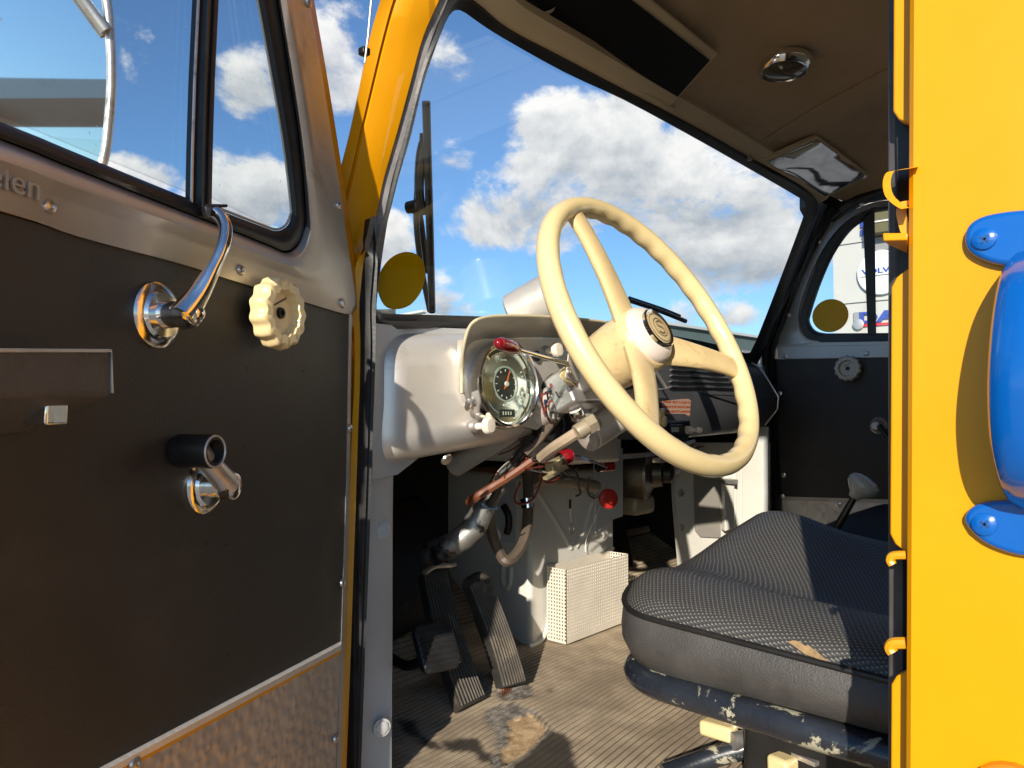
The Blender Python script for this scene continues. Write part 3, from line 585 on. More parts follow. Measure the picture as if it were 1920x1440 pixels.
ends = [wheelpt(1072, 396), wheelpt(1378, 690), wheelpt(1213, 806)]
for e in ends:
    a = wang(e); d = wx*math.sin(a)+wy*math.cos(a); s_ = d.cross(WN); rows = []
    for t in [i/10 for i in range(11)]:
        rad = .042+(WR-.004-.042)*t; w = .0355-.0125*math.sin(min(1, t*1.15)*math.pi/2); th = .013-.003*t
        cc = WC+d*rad+WN*(-.036*(1-t)**1.3+.003*math.sin(t*math.pi))
        row = []
        for j in range(14):
            b = 2*math.pi*j/14; cb, sb = math.cos(b), math.sin(b)
            row.append(cc+s_*(w*math.copysign(abs(cb)**.75, cb))+WN*(th*math.copysign(abs(sb)**.9, sb)))
        rows.append(row)
    k0 = MB().grid(rows, cu=True); k0.f.append(tuple(range(14))); k0.f.append(tuple(range(10*14, 11*14)))
    obj('spoke', k0, M_ivdirt, wheel)
obj('hub', MB().lathe(WC, WN, [(-.135, .046), (-.131, .052), (-.10, .057), (-.07, .058), (-.05, .058), (-.038, .060), (-.026, .060), (-.020, .056)], 40), M_ivdirt, wheel)
obj('horn_button', MB().lathe(WC, WN, [(-.024, .0535), (-.016, .0535), (-.008, .050), (-.001, .043), (.002, .035)], 40), M_horn, wheel)
obj('badge_rim', MB().lathe(WC, WN, [(.001, .0370), (.007, .0370), (.009, .0345), (.007, .0315)], 40), M_chrome, wheel)
obj('badge', MB().lathe(WC, WN, [(.002, .0330), (.0065, .0330), (.0085, .020), (.009, .0)], 32), mat('yellowed_badge', (.55, .44, .25), .35, 0, .1, 60), wheel)
def bpt(u, v, h=.0505): return WC+WN*(h-.0422)+wx*u*1.05+wy*v*1.05
M_bdg = mat('brown_badge_relief', (.20, .14, .07), .4, 0, .1, 50)
obj('badge_ring', MB().tube([bpt(.0165*math.sin(a), .0165*math.cos(a), .0512) for a in [2*math.pi*k/32 for k in range(32)]], .0011, 6, closed=True), M_bdg, wheel)
obj('badge_letter', MB().tube(spl([bpt(u, v, .0520) for u, v in ((.009, .0085), (.002, .0115), (-.0075, .008), (-.006, .002), (.004, -.001), (.0075, -.006), (.001, -.0115), (-.009, -.009))], 5), .0013, 6), M_bdg, wheel)
obj('badge_ring', MB().tube([bpt(.0255*math.sin(a), .0255*math.cos(a), .0503) for a in [2*math.pi*k/36 for k in range(36)]], .0008, 6, closed=True), M_bdg, wheel)
ca = -WN                                           # column runs forward and down
col = T('steering_column', MB().lathe(WC, ca, [(.11, .030), (.145, .030), (.146, .026), (.26, .026), (.262, .036), (.30, .036), (.302, .030), (.55, .024)], 28), M_alu, 'grey steel steering column under the wheel')
obj('collar', MB().lathe(WC, ca, [(.128, .042), (.135, .044), (.142, .040)], 28), M_steel, col)
def colp(s, u=0, v=0): return WC+ca*s+wx*u+wy*v
obj('clamp', MB().box(colp(.20, 0, -.01), (.09, .05, .07), wx, ca), M_steel, col, bevel=.006)
# combined switch with stalk
sw = P(1083, 690, Y=-.105)
swb = T('stalk_switch', MB().hexa([P(1058, 712, Y=-.13), P(1066, 650, Y=-.13), P(1118, 664, Y=-.10), P(1112, 728, Y=-.10), P(1070, 716, Y=-.07), P(1076, 656, Y=-.07), P(1128, 668, Y=-.05), P(1122, 730, Y=-.05)]), mat('pale_grey_switch', (.68, .65, .56), .4, 0, .06, 20), 'pale grey stalk switch on the steering column', bevel=.006)
obj('switch_foot', MB().hexa([P(1048, 704, Y=-.128), P(1060, 716, Y=-.132), P(1075, 722, Y=-.12), P(1058, 690, Y=-.125), P(1048, 698, Y=-.10), P(1064, 724, Y=-.10), P(1090, 730, Y=-.09), P(1058, 686, Y=-.10)]), M_ivory, swb, bevel=.003)
screw(swb, P(1067, 697, Y=-.131), (-.2, -1, .1), .006)
s0 = P(1062, 681, Y=-.128); s1 = P(968, 655, Y=-.175); s2 = P(931, 642, Y=-.20)
obj('stalk', MB().tube([s0, s1], [.0042, .0036], 10), M_chrome, swb)
obj('stalk_grip', MB().lathe(s1, s2-s1, [(0, .008), (.004, .010), (.02, .0105), ((s2-s1).length*.8, .0098), ((s2-s1).length*.96, .006), ((s2-s1).length, .002)], 18), M_red, swb, 'dark red tapered grip of the stalk')
obj('lever_ball', MB().lathe(P(1063, 652, Y=-.11), (0, -.3, 1), [(-.008, .002), (-.006, .006), (0, .008), (.006, .006), (.008, .002)], 14), M_chrome, swb)
# lock and switch cylinders below the column
def cyl(x0, y0, Y0, x1, y1, Y1, r, name, m, parent, label=None, r2=None, ring=True):
    a, b = P(x0, y0, Y=Y0), P(x1, y1, Y=Y1); L = (b-a).length; r2 = r2 or r
    pr_ = [(0, r*.9), (.003, r), (L*.6, r), (L*.61, r*1.06), (L*.66, r*1.06), (L*.67, r2), (L-.003, r2), (L, r2*.9)] if ring else [(0, r), (L, r2)]
    return obj(name, MB().lathe(a, b-a, pr_, 22), m, parent, label)
lock = cyl(1104, 816, -.075, 1196, 757, -.11, .031, 'column_lock', M_alu, truck, 'round metal lock housing beside the steering column', r2=.034)
obj('lock_cap', MB().lathe(P(1104, 816, Y=-.075), P(1104, 816, Y=-.075)-P(1196, 757, Y=-.11), [(0, .030), (.008, .030), (.010, .024)], 22), M_alu, lock)
obj('lever_cap', MB().lathe(P(1196, 752, Y=-.06), (.1, -.8, .55), [(-.03, .02), (0, .023), (.012, .019), (.02, .008)], 20), M_silv, lock)
jn = cyl(1080, 812, -.125, 1120, 788, -.145, .014, 'cable_union', M_tanb, truck, 'tan cable union below the switch')
obj('nut', MB().lathe(P(1104, 797, Y=-.137), P(1120, 788, Y=-.145)-P(1080, 812, Y=-.125), [(-.006, .017), (.012, .017)], 6), M_tanb, jn)
pr2 = cyl(1078, 768, -.10, 1088, 790, -.10, .013, 'ignition_switch', M_chrome, truck, 'chrome switch barrel among the wiring')
obj('plate', MB().prism([P(x, y, Y=-.095) for x, y in ((1086, 770), (1112, 752), (1122, 768), (1096, 788))], (0, .006, 0)), M_alu, pr2); screw(pr2, P(1106, 765, Y=-.096), (0, -1, 0), .007); screw(pr2, P(1091, 782, Y=-.096), (0, -1, 0), .006)
obj('bracket', MB().prism([P(x, y, Y=-.075) for x, y in ((1064, 730), (1110, 720), (1140, 742), (1128, 760), (1090, 752), (1072, 770), (1060, 750))], (0, .012, 0)), M_alu, pr2)
obj('bracket', MB().prism([P(x, y, Y=-.06) for x, y in ((1118, 716), (1142, 706), (1190, 742), (1178, 758), (1150, 745))], (0, .02, 0)), M_alu, pr2)
obj('clip', MB().prism([P(x, y, Y=-.07) for x, y in ((1150, 712), (1162, 708), (1178, 738), (1172, 746), (1164, 742))], (0, .015, 0)), M_chrome, pr2)
# sleeves and cables running down to the left
def cable(name, pts, r, m, label=None, parent=truck, k=6, n=8): return obj(name, MB().tube(spl([P(x, y, Y=Y) for x, y, Y in pts], k), r, n), m, parent, label)
cable('cable_sleeve', [(1082, 811, -.125), (1060, 825, -.10), (1034, 842, -.06), (1015, 858, -.02)], .0105, mat('beige_sleeve', (.40, .31, .22), .6, 0, .15, 30, .15, 200), 'beige cloth sleeve on the cable under the wheel')
cable('cable_sleeve', [(1060, 745, -.06), (1050, 775, -.04), (1030, 800, -.02), (1010, 825, .0), (985, 850, .02)], .0085, M_hose, 'grey brown sleeve beside the speedometer')
cable('orange_tube', [(1000, 862, .02), (960, 890, .05), (925, 912, .08), (896, 930, .10), (880, 942, .13)], .0085, M_orng, 'orange tube darkened in colour for shade, running down behind the dash')
cable('heater_hose', [(990, 830, .05), (958, 875, .06), (935, 895, .10), (922, 925, .14), (918, 970, .18), (925, 1010, .20), (940, 1042, .20), (952, 1052, .19), (972, 1034, .19), (986, 1000, .20), (990, 960, .22), (990, 900, .24), (984, 860, .24)], .0125, M_hose, 'looped brown rubber hose in front of the engine cover')
obj('hose_clip', MB().lathe(P(989, 943, Y=.222), (0, .2, 1), [(-.011, .016), (.011, .016)], 16), M_chrome, truck, 'bright hose clip on the brown hose')
for i in range(3):
    cable('vacuum_hose', [(1000+6*i, 815, .0), (960+8*i, 868, .05), (935+5*i, 892, .07), (925+3*i, 930, .10), (900, 960+8*i, .16)], .0055, M_wk)
duct = obj('air_duct', MB().tube(spl([P(x, y, Y=Y) for x, y, Y in ((945, 905, .12), (915, 938, .14), (890, 985, .15), (862, 1012, .17), (835, 1028, .20), (805, 1040, .26))], 8), [.012+.013*min(1, i/12)+.0012*math.sin(i*.9) for i in range(41)], 14), M_foil, truck, 'crinkled foil covered air duct in the footwell')
obj('wire_tie', MB().tube([P(x, y, Y=.10) for x, y in ((905, 945), (912, 952), (925, 955), (933, 953))], .0018, 6), M_wb, duct)
# relay with a red cap, brass terminals
rl = T('indicator_relay', MB().box(P(1042, 872, Y=.0), (.045, .02, .022), P(1070, 858, Y=0)-P(1020, 885, Y=0)), M_brass, 'brass terminal block with a red cap hanging in the wiring', bevel=.002)
obj('relay_arm', MB().box(P(1042, 886, Y=.0), (.07, .01, .006), P(1070, 872, Y=0)-P(1015, 903, Y=0)), M_brass, rl)
obj('relay_cap', MB().lathe(P(1050, 862, Y=-.01), P(1072, 851, Y=-.02)-P(1050, 862, Y=-.01), [(0, .010), (.006, .016), (.022, .0155), (.030, .010), (.031, .004)], 8), M_red, rl)
obj('relay_ring', MB().lathe(P(1047, 864, Y=-.009), P(1072, 851, Y=-.02)-P(1050, 862, Y=-.01), [(0, .014), (.008, .014)], 16), M_chrome, rl)
rl2 = T('warning_lamp', MB().lathe(P(1125, 874, Y=.10), (1, -.3, 0), [(0, .012), (.006, .013), (.036, .013), (.04, .009)], 16), M_red, 'dark red lamp body under the centre dash')
obj('lamp_ring', MB().lathe(P(1124, 874, Y=.10), (1, -.3, 0), [(-.004, .014), (.005, .014)], 16), M_chrome, rl2)
rk = T('stop_knob', MB().lathe(P(1136, 934, Y=.20), (-.55, -.83, .02), [(0, .004), (.012, .006), (.014, .0255), (.020, .0255), (.023, .022), (.0235, .01)], 28), M_redm, 'flat red pull knob in front of the engine cover')
obj('pull_rod', MB().tube([P(1128, 936, Y=.20), P(1105, 925, Y=.25), P(1085, 900, Y=.28)], .003, 6), M_steel, rk)
T('under_dash_rail', MB().tube([P(1000, 898, Y=.27), P(1060, 902, Y=.27), P(1118, 912, Y=.27)], .016, 10), M_tanb, 'rusty beige rail under the dash')
for (x, y) in ((1120, 946), (1132, 1005), (1150, 1028), (1135, 1026)): obj('paint_chip', MB().lathe(P(x, y, Y=ey0-.006), (0, -1, 0), [(0, .005), (.001, .004)], 8), M_white, eng)
cable('bead_chain', [(1140, 900, .24), (1125, 950, .27), (1100, 1010, .30), (1098, 1034, .30)], .0011, M_scr, 'thin bead chain hanging beside the red knob')
# loose wiring
wires = [(M_wr, 9), (M_wb, 7), (M_wk, 15), (M_wg, 6)]
for m_, cnt in wires:
    for i in range(cnt):
        x, y = random.uniform(1000, 1095), random.uniform(800, 868); pts = []
        if i % 3 == 0: x, y = random.uniform(1020, 1060), random.uniform(715, 760)
        Yb = random.uniform(.0, .12) if i % 3 else random.uniform(-.07, -.03)
        for s in range(4):
            pts.append((x, y, Yb+random.uniform(-.02, .02))); x += random.uniform(-45, 30) if i % 3 else random.uniform(-14, 16); y += random.uniform(-8, 24)
        cable('wire', pts, random.uniform(.0012, .0022), m_, n=6, k=5)
for i in range(10):
    p = P(random.uniform(1022, 1062), random.uniform(715, 765), Y=-.06); obj('terminal', MB().lathe(p, (random.uniform(-.5, .5), -1, random.uniform(-.5, .5)), [(0, .004), (.006, .004), (.007, .002)], 8), M_scr if i % 2 else M_brass, hol)
for pts in ([(975, 905, .16), (965, 935, .18), (975, 945, .18), (1000, 935, .18), (1015, 900, .16)], [(1010, 870, .05), (1015, 895, .08), (1030, 905, .08), (1050, 895, .08)], [(1080, 880, .15), (1085, 910, .18), (1088, 925, .18), (1080, 930, .18)], [(1105, 895, .2), (1103, 925, .22), (1115, 935, .22)]): cable('wire', pts, .0026, M_wr if pts[0][0] < 1060 else M_hose, n=6)
# ------------------------------------------------------------------ dashboard, passenger side
PXL, PXR = .775, 1.735
edges = [((1212, 652), (1392, 672)), ((1231, 660), (1424, 690)), ((1222, 738), (1457, 744)), ((1226, 762), (1455, 768)), ((1240, 818), (1432, 797)), ((1240, 826), (1418, 808))]
def dpt(e, X):        # a point of the dash section: its left pixel lies at PXL, its right one at PXR
    a = P(*e[0], X=PXL); b = P(*e[1], X=PXR); return a+(b-a)*((X-PXL)/(PXR-PXL))
xs = [PXL, .95, 1.2, 1.5, PXR]
rows = [[dpt(e, X) for e in edges]+[dpt(edges[-1], X)+V(0, .15, .0), dpt(edges[0], X)+V(0, .10, .0)] for X in xs]
mb = MB().grid(rows, cu=True); n8 = len(rows[0]); mb.f.append(tuple(range(n8))); mb.f.append(tuple(4*n8+i for i in range(n8)))
pdash = T('passenger_dashboard', mb, M_dashb, 'dark grey passenger dashboard with louvres and a paper notice', bevel=.006)
e1, e2 = edges[1], edges[2]
def dface(X, k, off=0.0, ea=e1, eb=e2):
    a, b = dpt(ea, X), dpt(eb, X); n = (dpt(ea, 1.5)-dpt(ea, 1.0)).cross(b-a).normalized(); n = n if n.y < 0 else -n
    return a+(b-a)*k+n*off
for k in range(6):
    z = .09+.142*k; obj('louvre', MB().hexa([dface(.86, z, -.004), dface(1.235+.018*k, z, -.004), dface(1.235+.018*k, z+.085, -.004), dface(.86, z+.085, -.004), dface(.86, z, .011), dface(1.235+.018*k, z, .011), dface(1.235+.018*k, z+.085, .001), dface(.86, z+.085, .001)]), M_dashb, pdash, bevel=.002)
    obj('louvre_gap', MB().hexa([dface(.865, z-.035, -.004), dface(1.23+.018*k, z-.035, -.004), dface(1.23+.018*k, z, -.004), dface(.865, z, -.004), dface(.865, z-.035, .0012), dface(1.23+.018*k, z-.035, .0012), dface(1.23+.018*k, z, .0012), dface(.865, z, .0012)]), M_black, pdash)
obj('louvre_frame', MB().tube([dface(1.25, .0, .003), dface(1.36, .80, .003)], .003, 6), M_dashb, pdash)
obj('trim_line', MB().tube([dface(1.30, .0, .002), dface(1.375, .88, .002), dface(1.38, 1.0, .003), dface(1.385, .25, .002, edges[3], edges[4])], .0018, 6), M_trim, pdash)
obj('end_beading', MB().tube([dpt(e, PXR)+V(.003, -.003, 0) for e in edges[:5]], .0035, 8), M_steel, pdash)
obj('latch_knob', MB().lathe(dface(1.335, .52, .0), (-.1, -.9, .5), [(0, .006), (.016, .006), (.018, .012), (.026, .012), (.028, .008)], 16), M_steel, pdash)
obj('lid_line', MB().box((dface(1.1, .99, .001)), (.55, .004, .003)), M_black, pdash)
def stickx(t, co, c, b):
    s = t.node('ShaderNodeSeparateXYZ', {0: co}); ln = t.math('FRACT', t.math('MULTIPLY', s.outputs['Z'], 92.0)); row = t.math('GREATER_THAN', ln, .5)
    wd_ = t.math('GREATER_THAN', t.noise(t.vmath('MULTIPLY', co, (160, 1, 70)), 1.0, 2, .5), .44)
    return t.mix(t.math('MULTIPLY', row, wd_), (.58, .40, .30), (.50, .10, .035))
M_stick = mat('notice_paper', (.6, .4, .3), .6, 0, .05, 20, extra=stickx)
e3, e4 = edges[3], edges[4]
def lowf(px, py, off=.0):
    a, b, c = dpt(e3, .9), dpt(e3, 1.5), dpt(e4, 1.2); n = (b-a).cross(c-a).normalized(); n = n if n.y < 0 else -n
    return P(px, py, pl=(a+n*off, n))
lown = (lowf(1300, 780, .1)-lowf(1300, 780, 0)); ln_ = (dpt(e3, 1.5)-dpt(e3, .9)).cross(dpt(e4, 1.2)-dpt(e3, .9)).normalized(); ln_ = ln_ if ln_.y < 0 else -ln_
obj('notice', MB().prism([lowf(x, y, .003) for x, y in ((1242, 752), (1290, 747), (1295, 752), (1293, 780), (1241, 787))], ln_*.001), M_stick, pdash, 'pinkish paper notice with orange print')
sxd = (lowf(1295, 777, .005)-lowf(1240, 782, .005)); syd = V(0, 0, 1)
# triangular holder and small ivory switch by the hub
tri = [P(x, y, Y=-0.0650) for x, y in ((1226, 692), (1250, 728), (1228, 732))]
obj('ash_frame', MB().tube([tri[0], tri[1], tri[2]], .0035, 8), M_trim, cen)
isw = pull(1232, 790, -.065, .012, .02, (.2, -1, 0), 'small ivory switch half hidden behind the lower spoke', M_ivory)
obj('switch_block', MB().box(P(1236, 783, Y=-0.0700), (.022, .018, .035)), M_ivory, isw, bevel=.004); obj('switch_lever', MB().tube([P(1236, 768, Y=-0.0750), P(1247, 768, Y=-0.0850)], .0025, 6), M_chrome, isw)
# clock / counter unit
cu = T('counter_unit', MB().hexa([P(1236, 832, Y=-0.0650), P(1290, 830, Y=-0.0650), P(1290, 830, Y=-0.0050), P(1236, 832, Y=-0.0050), P(1236, 791, Y=-0.0650), P(1294, 786, Y=-0.0650), P(1294, 786, Y=-0.0050), P(1236, 791, Y=-0.0050)]), M_black, 'small black counter with pale digits below the notice', bevel=.004)
obj('counter_frame', MB().box(P(1266, 806, Y=-0.0680), (.050, .006, .026)), mat('dark_counter_frame', (.05, .05, .05), .3, .5), cu, bevel=.002)
obj('counter_glass', MB().box(P(1266, 806, Y=-0.0720), (.042, .003, .018)), M_facek, cu)
text('counter_digits', '0.003', P(1266, 806, Y=-0.0745), (1, 0, .02), (0, 0, 1), .015, M_mark, cu, .0004)
obj('counter_knob', MB().lathe(P(1290, 806, Y=-0.0730), (.9, -.5, 0), [(-.004, .009), (.008, .009), (.010, .004), (.024, .004), (.026, .007), (.034, .007), (.036, .005)], 16), M_white, cu)
obj('mounting_bar', MB().tube([P(1236, 836, Y=-0.0700), P(1275, 834, Y=-0.0700), P(1302, 826, Y=-0.0650)], .003, 6), M_steel, cu)
obj('lower_lever', MB().box(P(1240, 862, Y=-0.0350), (.05, .02, .012)), M_tanb, cu, bevel=.003)
T('bracket_bar', MB().hexa([P(1160, 852, Y=-0.0050), P(1262, 845, Y=-0.0250), P(1262, 845, Y=0.0350), P(1160, 852, Y=0.0550), P(1160, 862, Y=-0.0050), P(1262, 852, Y=-0.0250), P(1262, 852, Y=0.0350), P(1160, 862, Y=0.0550)]), M_steel, 'flat steel bar under the counter unit')
for i in range(9):
    x, y = random.uniform(1290, 1370), random.uniform(830, 850); pts = []
    for s in range(4): pts.append((x, y, .2+random.uniform(0, .08))); x += random.uniform(-22, 10); y += random.uniform(2, 16)
    cable('wire', pts, .002, M_wk if i % 2 else M_wr, n=6)
T('under_dash_tray', MB().box(V(1.40, .33, 1.60), (.6, .25, .02)), M_black)

# ------------------------------------------------------------------ pedals
def pedal(name, tl, tr, br, bl, Zt, Zb, label, thick=.022, ribs=9, curve=.0, m=None):
    # four corner pixels; the lower edge near the floor (height Zb), the upper one at height Zt
    a, b, c, d = P(*tl, Z=Zt), P(*tr, Z=Zt), P(*br, Z=Zb), P(*bl, Z=Zb)
    n = (b-a).cross(d-a).normalized(); n = n if n.dot(CAM-a) > 0 else -n
    N = 14; rows = []
    for i in range(N+1):
        t = i/N; l = a+(d-a)*t; r = b+(c-b)*t; up_ = n*(curve*math.sin(t*math.pi))
        rows.append([l+(r-l)*(j/8)+up_+n*(.004*math.sin(j/8*math.pi)) for j in range(9)])
    o = obj(name, MB().slab(rows, -n*thick), m or M_rub, truck, label, smooth=50)
    for k in range(ribs):
        f = (k+.7)/(ribs+.4); pts = []
        for i in range(N+1):
            t = .015+.97*i/N; l = a+(d-a)*t; r = b+(c-b)*t; pts.append(l+(r-l)*f+n*(curve*math.sin(t*math.pi)+.004*math.sin(f*math.pi)+.0006))
        obj('rib', MB().tube(pts, .0021, 6), M_pedr, o)
    return o, n
M_pedr = mat('dusty_pedal_ribs', (.085, .075, .062), .65, 0, .3, 30, .2, 200, dirt=(.20, .165, .12), dirt_s=14, dirt_lo=.5, dirt_hi=.7)
M_pedb = mat('pedal_rubber', (.028, .025, .022), .6, 0, .3, 30, .2, 200, dirt=(.12, .10, .075), dirt_s=12, dirt_lo=.55, dirt_hi=.75)
pa, na = pedal('accelerator_pedal', (876, 1092), (918, 1084), (988, 1278), (942, 1290), 1.30, 1.092, 'long ribbed accelerator pedal standing on the torn mat', curve=.008, m=M_pedb)
obj('pedal_head', MB().tube(spl([P(877, 1094, Z=1.30)+na*-.005, P(898, 1080, Z=1.306)+na*-.003, P(918, 1088, Z=1.30)+na*-.005], 5), .010, 10), M_pedb, pa)
obj('pedal_hinge', MB().hexa([P(880, 1140, Z=1.25), P(890, 1160, Z=1.22), P(945, 1290, Z=1.08), P(925, 1260, Z=1.075), P(890, 1140, Z=1.20), P(900, 1160, Z=1.18), P(950, 1285, Z=1.07), P(940, 1260, Z=1.07)]), mat('rusty_steel', (.11, .06, .035), .7, .2, .3, 20), pa)
pb, nb = pedal('long_pedal', (792, 1075), (838, 1066), (912, 1306), (864, 1330), 1.31, 1.085, 'long ribbed pedal at the left, its foot in sunlight', curve=-.012, ribs=9, m=M_pedb)
obj('pedal_edge', MB().tube(spl([P(796, 1074, Z=1.318), P(815, 1062, Z=1.325), P(842, 1060, Z=1.318), P(852, 1058, Z=1.31)], 4), .006, 8), M_trim, pb)
# clutch / brake pad with cross ribs
pc = P(822, 1210, Z=1.235); bx = (P(862, 1200, Z=1.235)-P(784, 1216, Z=1.235)).normalized(); byv = (P(815, 1170, Z=1.27)-P(830, 1250, Z=1.205)).normalized(); byv = (byv-bx*byv.dot(bx)).normalized(); bnn = bx.cross(byv); bnn = bnn if bnn.dot(CAM-pc) > 0 else -bnn
pad = T('foot_pedal', MB().prism([pc+bx*u*.040+byv*v*.044 for u, v in ((-.75, 1), (.75, 1), (1, .75), (1, -.75), (.75, -1), (-.75, -1), (-1, -.75), (-1, .75))], -bnn*.018), M_rub, 'small black ribbed foot pedal in the shade', bevel=.006)
for k in range(8): obj('rib', MB().tube([pc+bx*-.036+byv*(-.036+.0103*k)+bnn*.001, pc+bx*.036+byv*(-.036+.0103*k)+bnn*.001], .0026, 6), M_rub, pad)
obj('pedal_arm', MB().tube(spl([pc-bnn*.015, pc-bnn*.06+V(0, .05, -.03), pc+V(.02, .22, -.04)], 5), .010, 8), M_black, pad)
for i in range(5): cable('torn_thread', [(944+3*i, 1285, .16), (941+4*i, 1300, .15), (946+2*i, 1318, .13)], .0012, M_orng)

# ------------------------------------------------------------------ perforated basket
bA, bB = V(.845, .306, ZF+.008), V(.845, .246, ZF+.008); bC = V(1.135, .246, ZF+.008)
bh = .185
def perf(o, u, v, w, h, nx, nz, band=.016, n=None, th=.002):      # sheet with square holes
    mb = MB(); u = Vector(u).normalized(); v = Vector(v).normalized(); n = Vector(n); sx, sz = w/nx, (h-band)/nz; hx = .52
    q = lambda a, b, d: Vector(o)+u*a+v*b+n*d
    bars = [(0, w, 0, band)]
    for i in range(nx+1):
        a = i*sx; bars.append((max(0, a-sx*(1-hx)/2), min(w, a+sx*(1-hx)/2), band, h))
    for j in range(nz+1):
        b = band+j*sz; lo, hi = max(band, b-sz*(1-hx)/2), min(h, b+sz*(1-hx)/2)
        for i in range(nx): bars.append((i*sx+sx*(1-hx)/2, (i+1)*sx-sx*(1-hx)/2, lo, hi))
    for (a0, a1, b0, b1) in bars: mb.hexa([q(a0, b0, 0), q(a1, b0, 0), q(a1, b1, 0), q(a0, b1, 0), q(a0, b0, th), q(a1, b0, th), q(a1, b1, th), q(a0, b1, th)])
    return mb
bask = empty('litter_basket', (.99, .276, ZF), None, 'cream perforated metal basket standing against the engine cover', 'basket')
def B(name, mb, m=M_bask, **k):
    mb.v = [v-bask.location for v in mb.v]; return obj(name, mb, m, bask, smooth=0, **k)
B('front_panel', perf(bB, (1, 0, 0), (0, 0, 1), .29, bh, 33, 20, n=(0, 1, 0)))
B('side_panel', perf(bA, (0, -1, 0), (0, 0, 1), .06, bh, 7, 20, n=(1, 0, 0), band=.004))
B('side_panel', perf(bC, (0, 1, 0), (0, 0, 1), .06, bh, 7, 20, n=(-1, 0, 0), band=.004))
B('back_panel', MB().box((.99, .3085, ZF+.008+bh/2+.002), (.286, .003, bh)))
B('base', MB().box((.99, .276, ZF+.010), (.286, .058, .003)))

# ------------------------------------------------------------------ keys
kp = P(1069, 955, Y=ey0-.006)
keys = empty('key_ring', kp, None, 'small key ring on a chain hanging from the engine cover slot', 'key ring')
def K(name, mb): mb.v = [v-kp for v in mb.v]; return obj(name, mb, M_scr, keys)
for i in range(6):
    c = kp+V(0, -.002, -.002-.0065*i); K('chain_link', MB().tube([c+(V(math.cos(a)*.0025, 0, math.sin(a)*.0045) if i % 2 else V(0, math.cos(a)*.0025, math.sin(a)*.0045)) for a in [2*math.pi*k/10 for k in range(10)]], .0009, 6, closed=True))
c = kp+V(.003, -.003, -.052); K('ring', MB().tube([c+V(math.cos(a)*.0105, 0, math.sin(a)*.0135) for a in [2*math.pi*k/20 for k in range(20)]], .0012, 6, closed=True))

# ------------------------------------------------------------------ driver seat
SY0, SY1 = -.285, -1.02       # front, rear
sx0, sx1 = .225, .80
ol = []
def sc_pt(cx, cy, r, a): return (cx+r*math.cos(a), cy+r*math.sin(a))
rad = .085
for k in range(9): ol.append(sc_pt(sx0+rad, SY0-rad, rad, math.pi-k/8*math.pi/2))
for k in range(1, 7): ol.append((sx0+rad+(sx1-sx0-2*rad)*k/7, SY0+.020*math.sin(k/7*math.pi)))
for k in range(9): ol.append(sc_pt(sx1-rad, SY0-rad, rad, math.pi/2-k/8*math.pi/2))
for k in range(1, 10): ol.append((sx1, SY0-rad+(SY1+rad-SY0+rad)*k/10))
for k in range(9): ol.append(sc_pt(sx1-rad, SY1+rad, rad, -k/8*math.pi/2))
for k in range(1, 7): ol.append((sx1-rad-(sx1-sx0-2*rad)*k/7, SY1))
for k in range(9): ol.append(sc_pt(sx0+rad, SY1+rad, rad, -math.pi/2-k/8*math.pi/2))
for k in range(1, 10): ol.append((sx0, SY1+rad+(SY0-rad-SY1-rad)*k/10))
SCX, SCY = (sx0+sx1)/2, (SY0+SY1)/2
def seatz(x, y):
    u = (x-SCX)/((sx1-sx0)/2); v = (SY0-y)/(SY0-SY1)
    z = 1.400
    z += .050*math.exp(-((v-.06)/.13)**2)*math.exp(-((u-.55)/.50)**2)     # raised far front corner
    z += .040*math.exp(-((u-.95)/.30)**2)*(1-.3*v)
    z += .020*math.exp(-((u+.62)/.22)**2)
    z -= .030*math.exp(-((u+.05)/.38)**2)*(1-math.exp(-(v/.22)**2))
    z -= .035*v
    return z
rows = []
def shr(k, dz=0, bulge=0): return [V(SCX+(x-SCX)*k, SCY+(y-SCY)*k, 0) for x, y in ol]
edge = [V(x, y, seatz(x, y)-.024) for x, y in ol]
top_rows = [edge]
for k, dz in ((.985, -.010), (.955, -.002), (.90, .002), (.80, .004), (.66, .004), (.50, .003), (.33, .002), (.16, 0), (.02, 0)):
    top_rows.append([V(SCX+(x-SCX)*k, SCY+(y-SCY)*k, seatz(SCX+(x-SCX)*k, SCY+(y-SCY)*k)+dz) for x, y in ol])
M_seatt = bpy.data.materials.new('dotted_seat_vinyl'); M_seatt.use_nodes = True
t = NT(M_seatt.node_tree); b = t.n['Principled BSDF']; co = t.node('ShaderNodeTexCoord').outputs['Object']
s3 = t.node('ShaderNodeSeparateXYZ', {0: co}); cmb = t.node('ShaderNodeCombineXYZ', {0: t.math('ADD', s3.outputs['X'], t.math('MULTIPLY', s3.outputs['Z'], .9)), 1: t.math('SUBTRACT', s3.outputs['Y'], t.math('MULTIPLY', s3.outputs['Z'], .6))})
rot = t.node('ShaderNodeMapping', {'Vector': cmb.outputs[0], 'Rotation': (0, 0, R_(28)), 'Scale': (118, 118, 0)}).outputs[0]
sp_ = t.node('ShaderNodeSeparateXYZ', {0: rot})
sa = t.math('SINE', t.math('MULTIPLY', sp_.outputs['X'], math.pi*2)); sb = t.math('SINE', t.math('MULTIPLY', sp_.outputs['Y'], math.pi*2))
pt_ = t.math('MULTIPLY', sa, sb); dot = t.ramp(pt_, .45, .9)
t.put(b.inputs['Base Color'], t.mix(dot, t.mix(t.noise(co, 9, 5), (.035, .035, .036), (.058, .057, .057)), (.23, .22, .19)))
b.inputs['Roughness'].default_value = .40; b.inputs['Specular IOR Level'].default_value = .45
bp = t.node('ShaderNodeBump', {'Height': pt_, 'Strength': .35, 'Distance': .0012}); t.l.new(bp.outputs[0], b.inputs['Normal'])
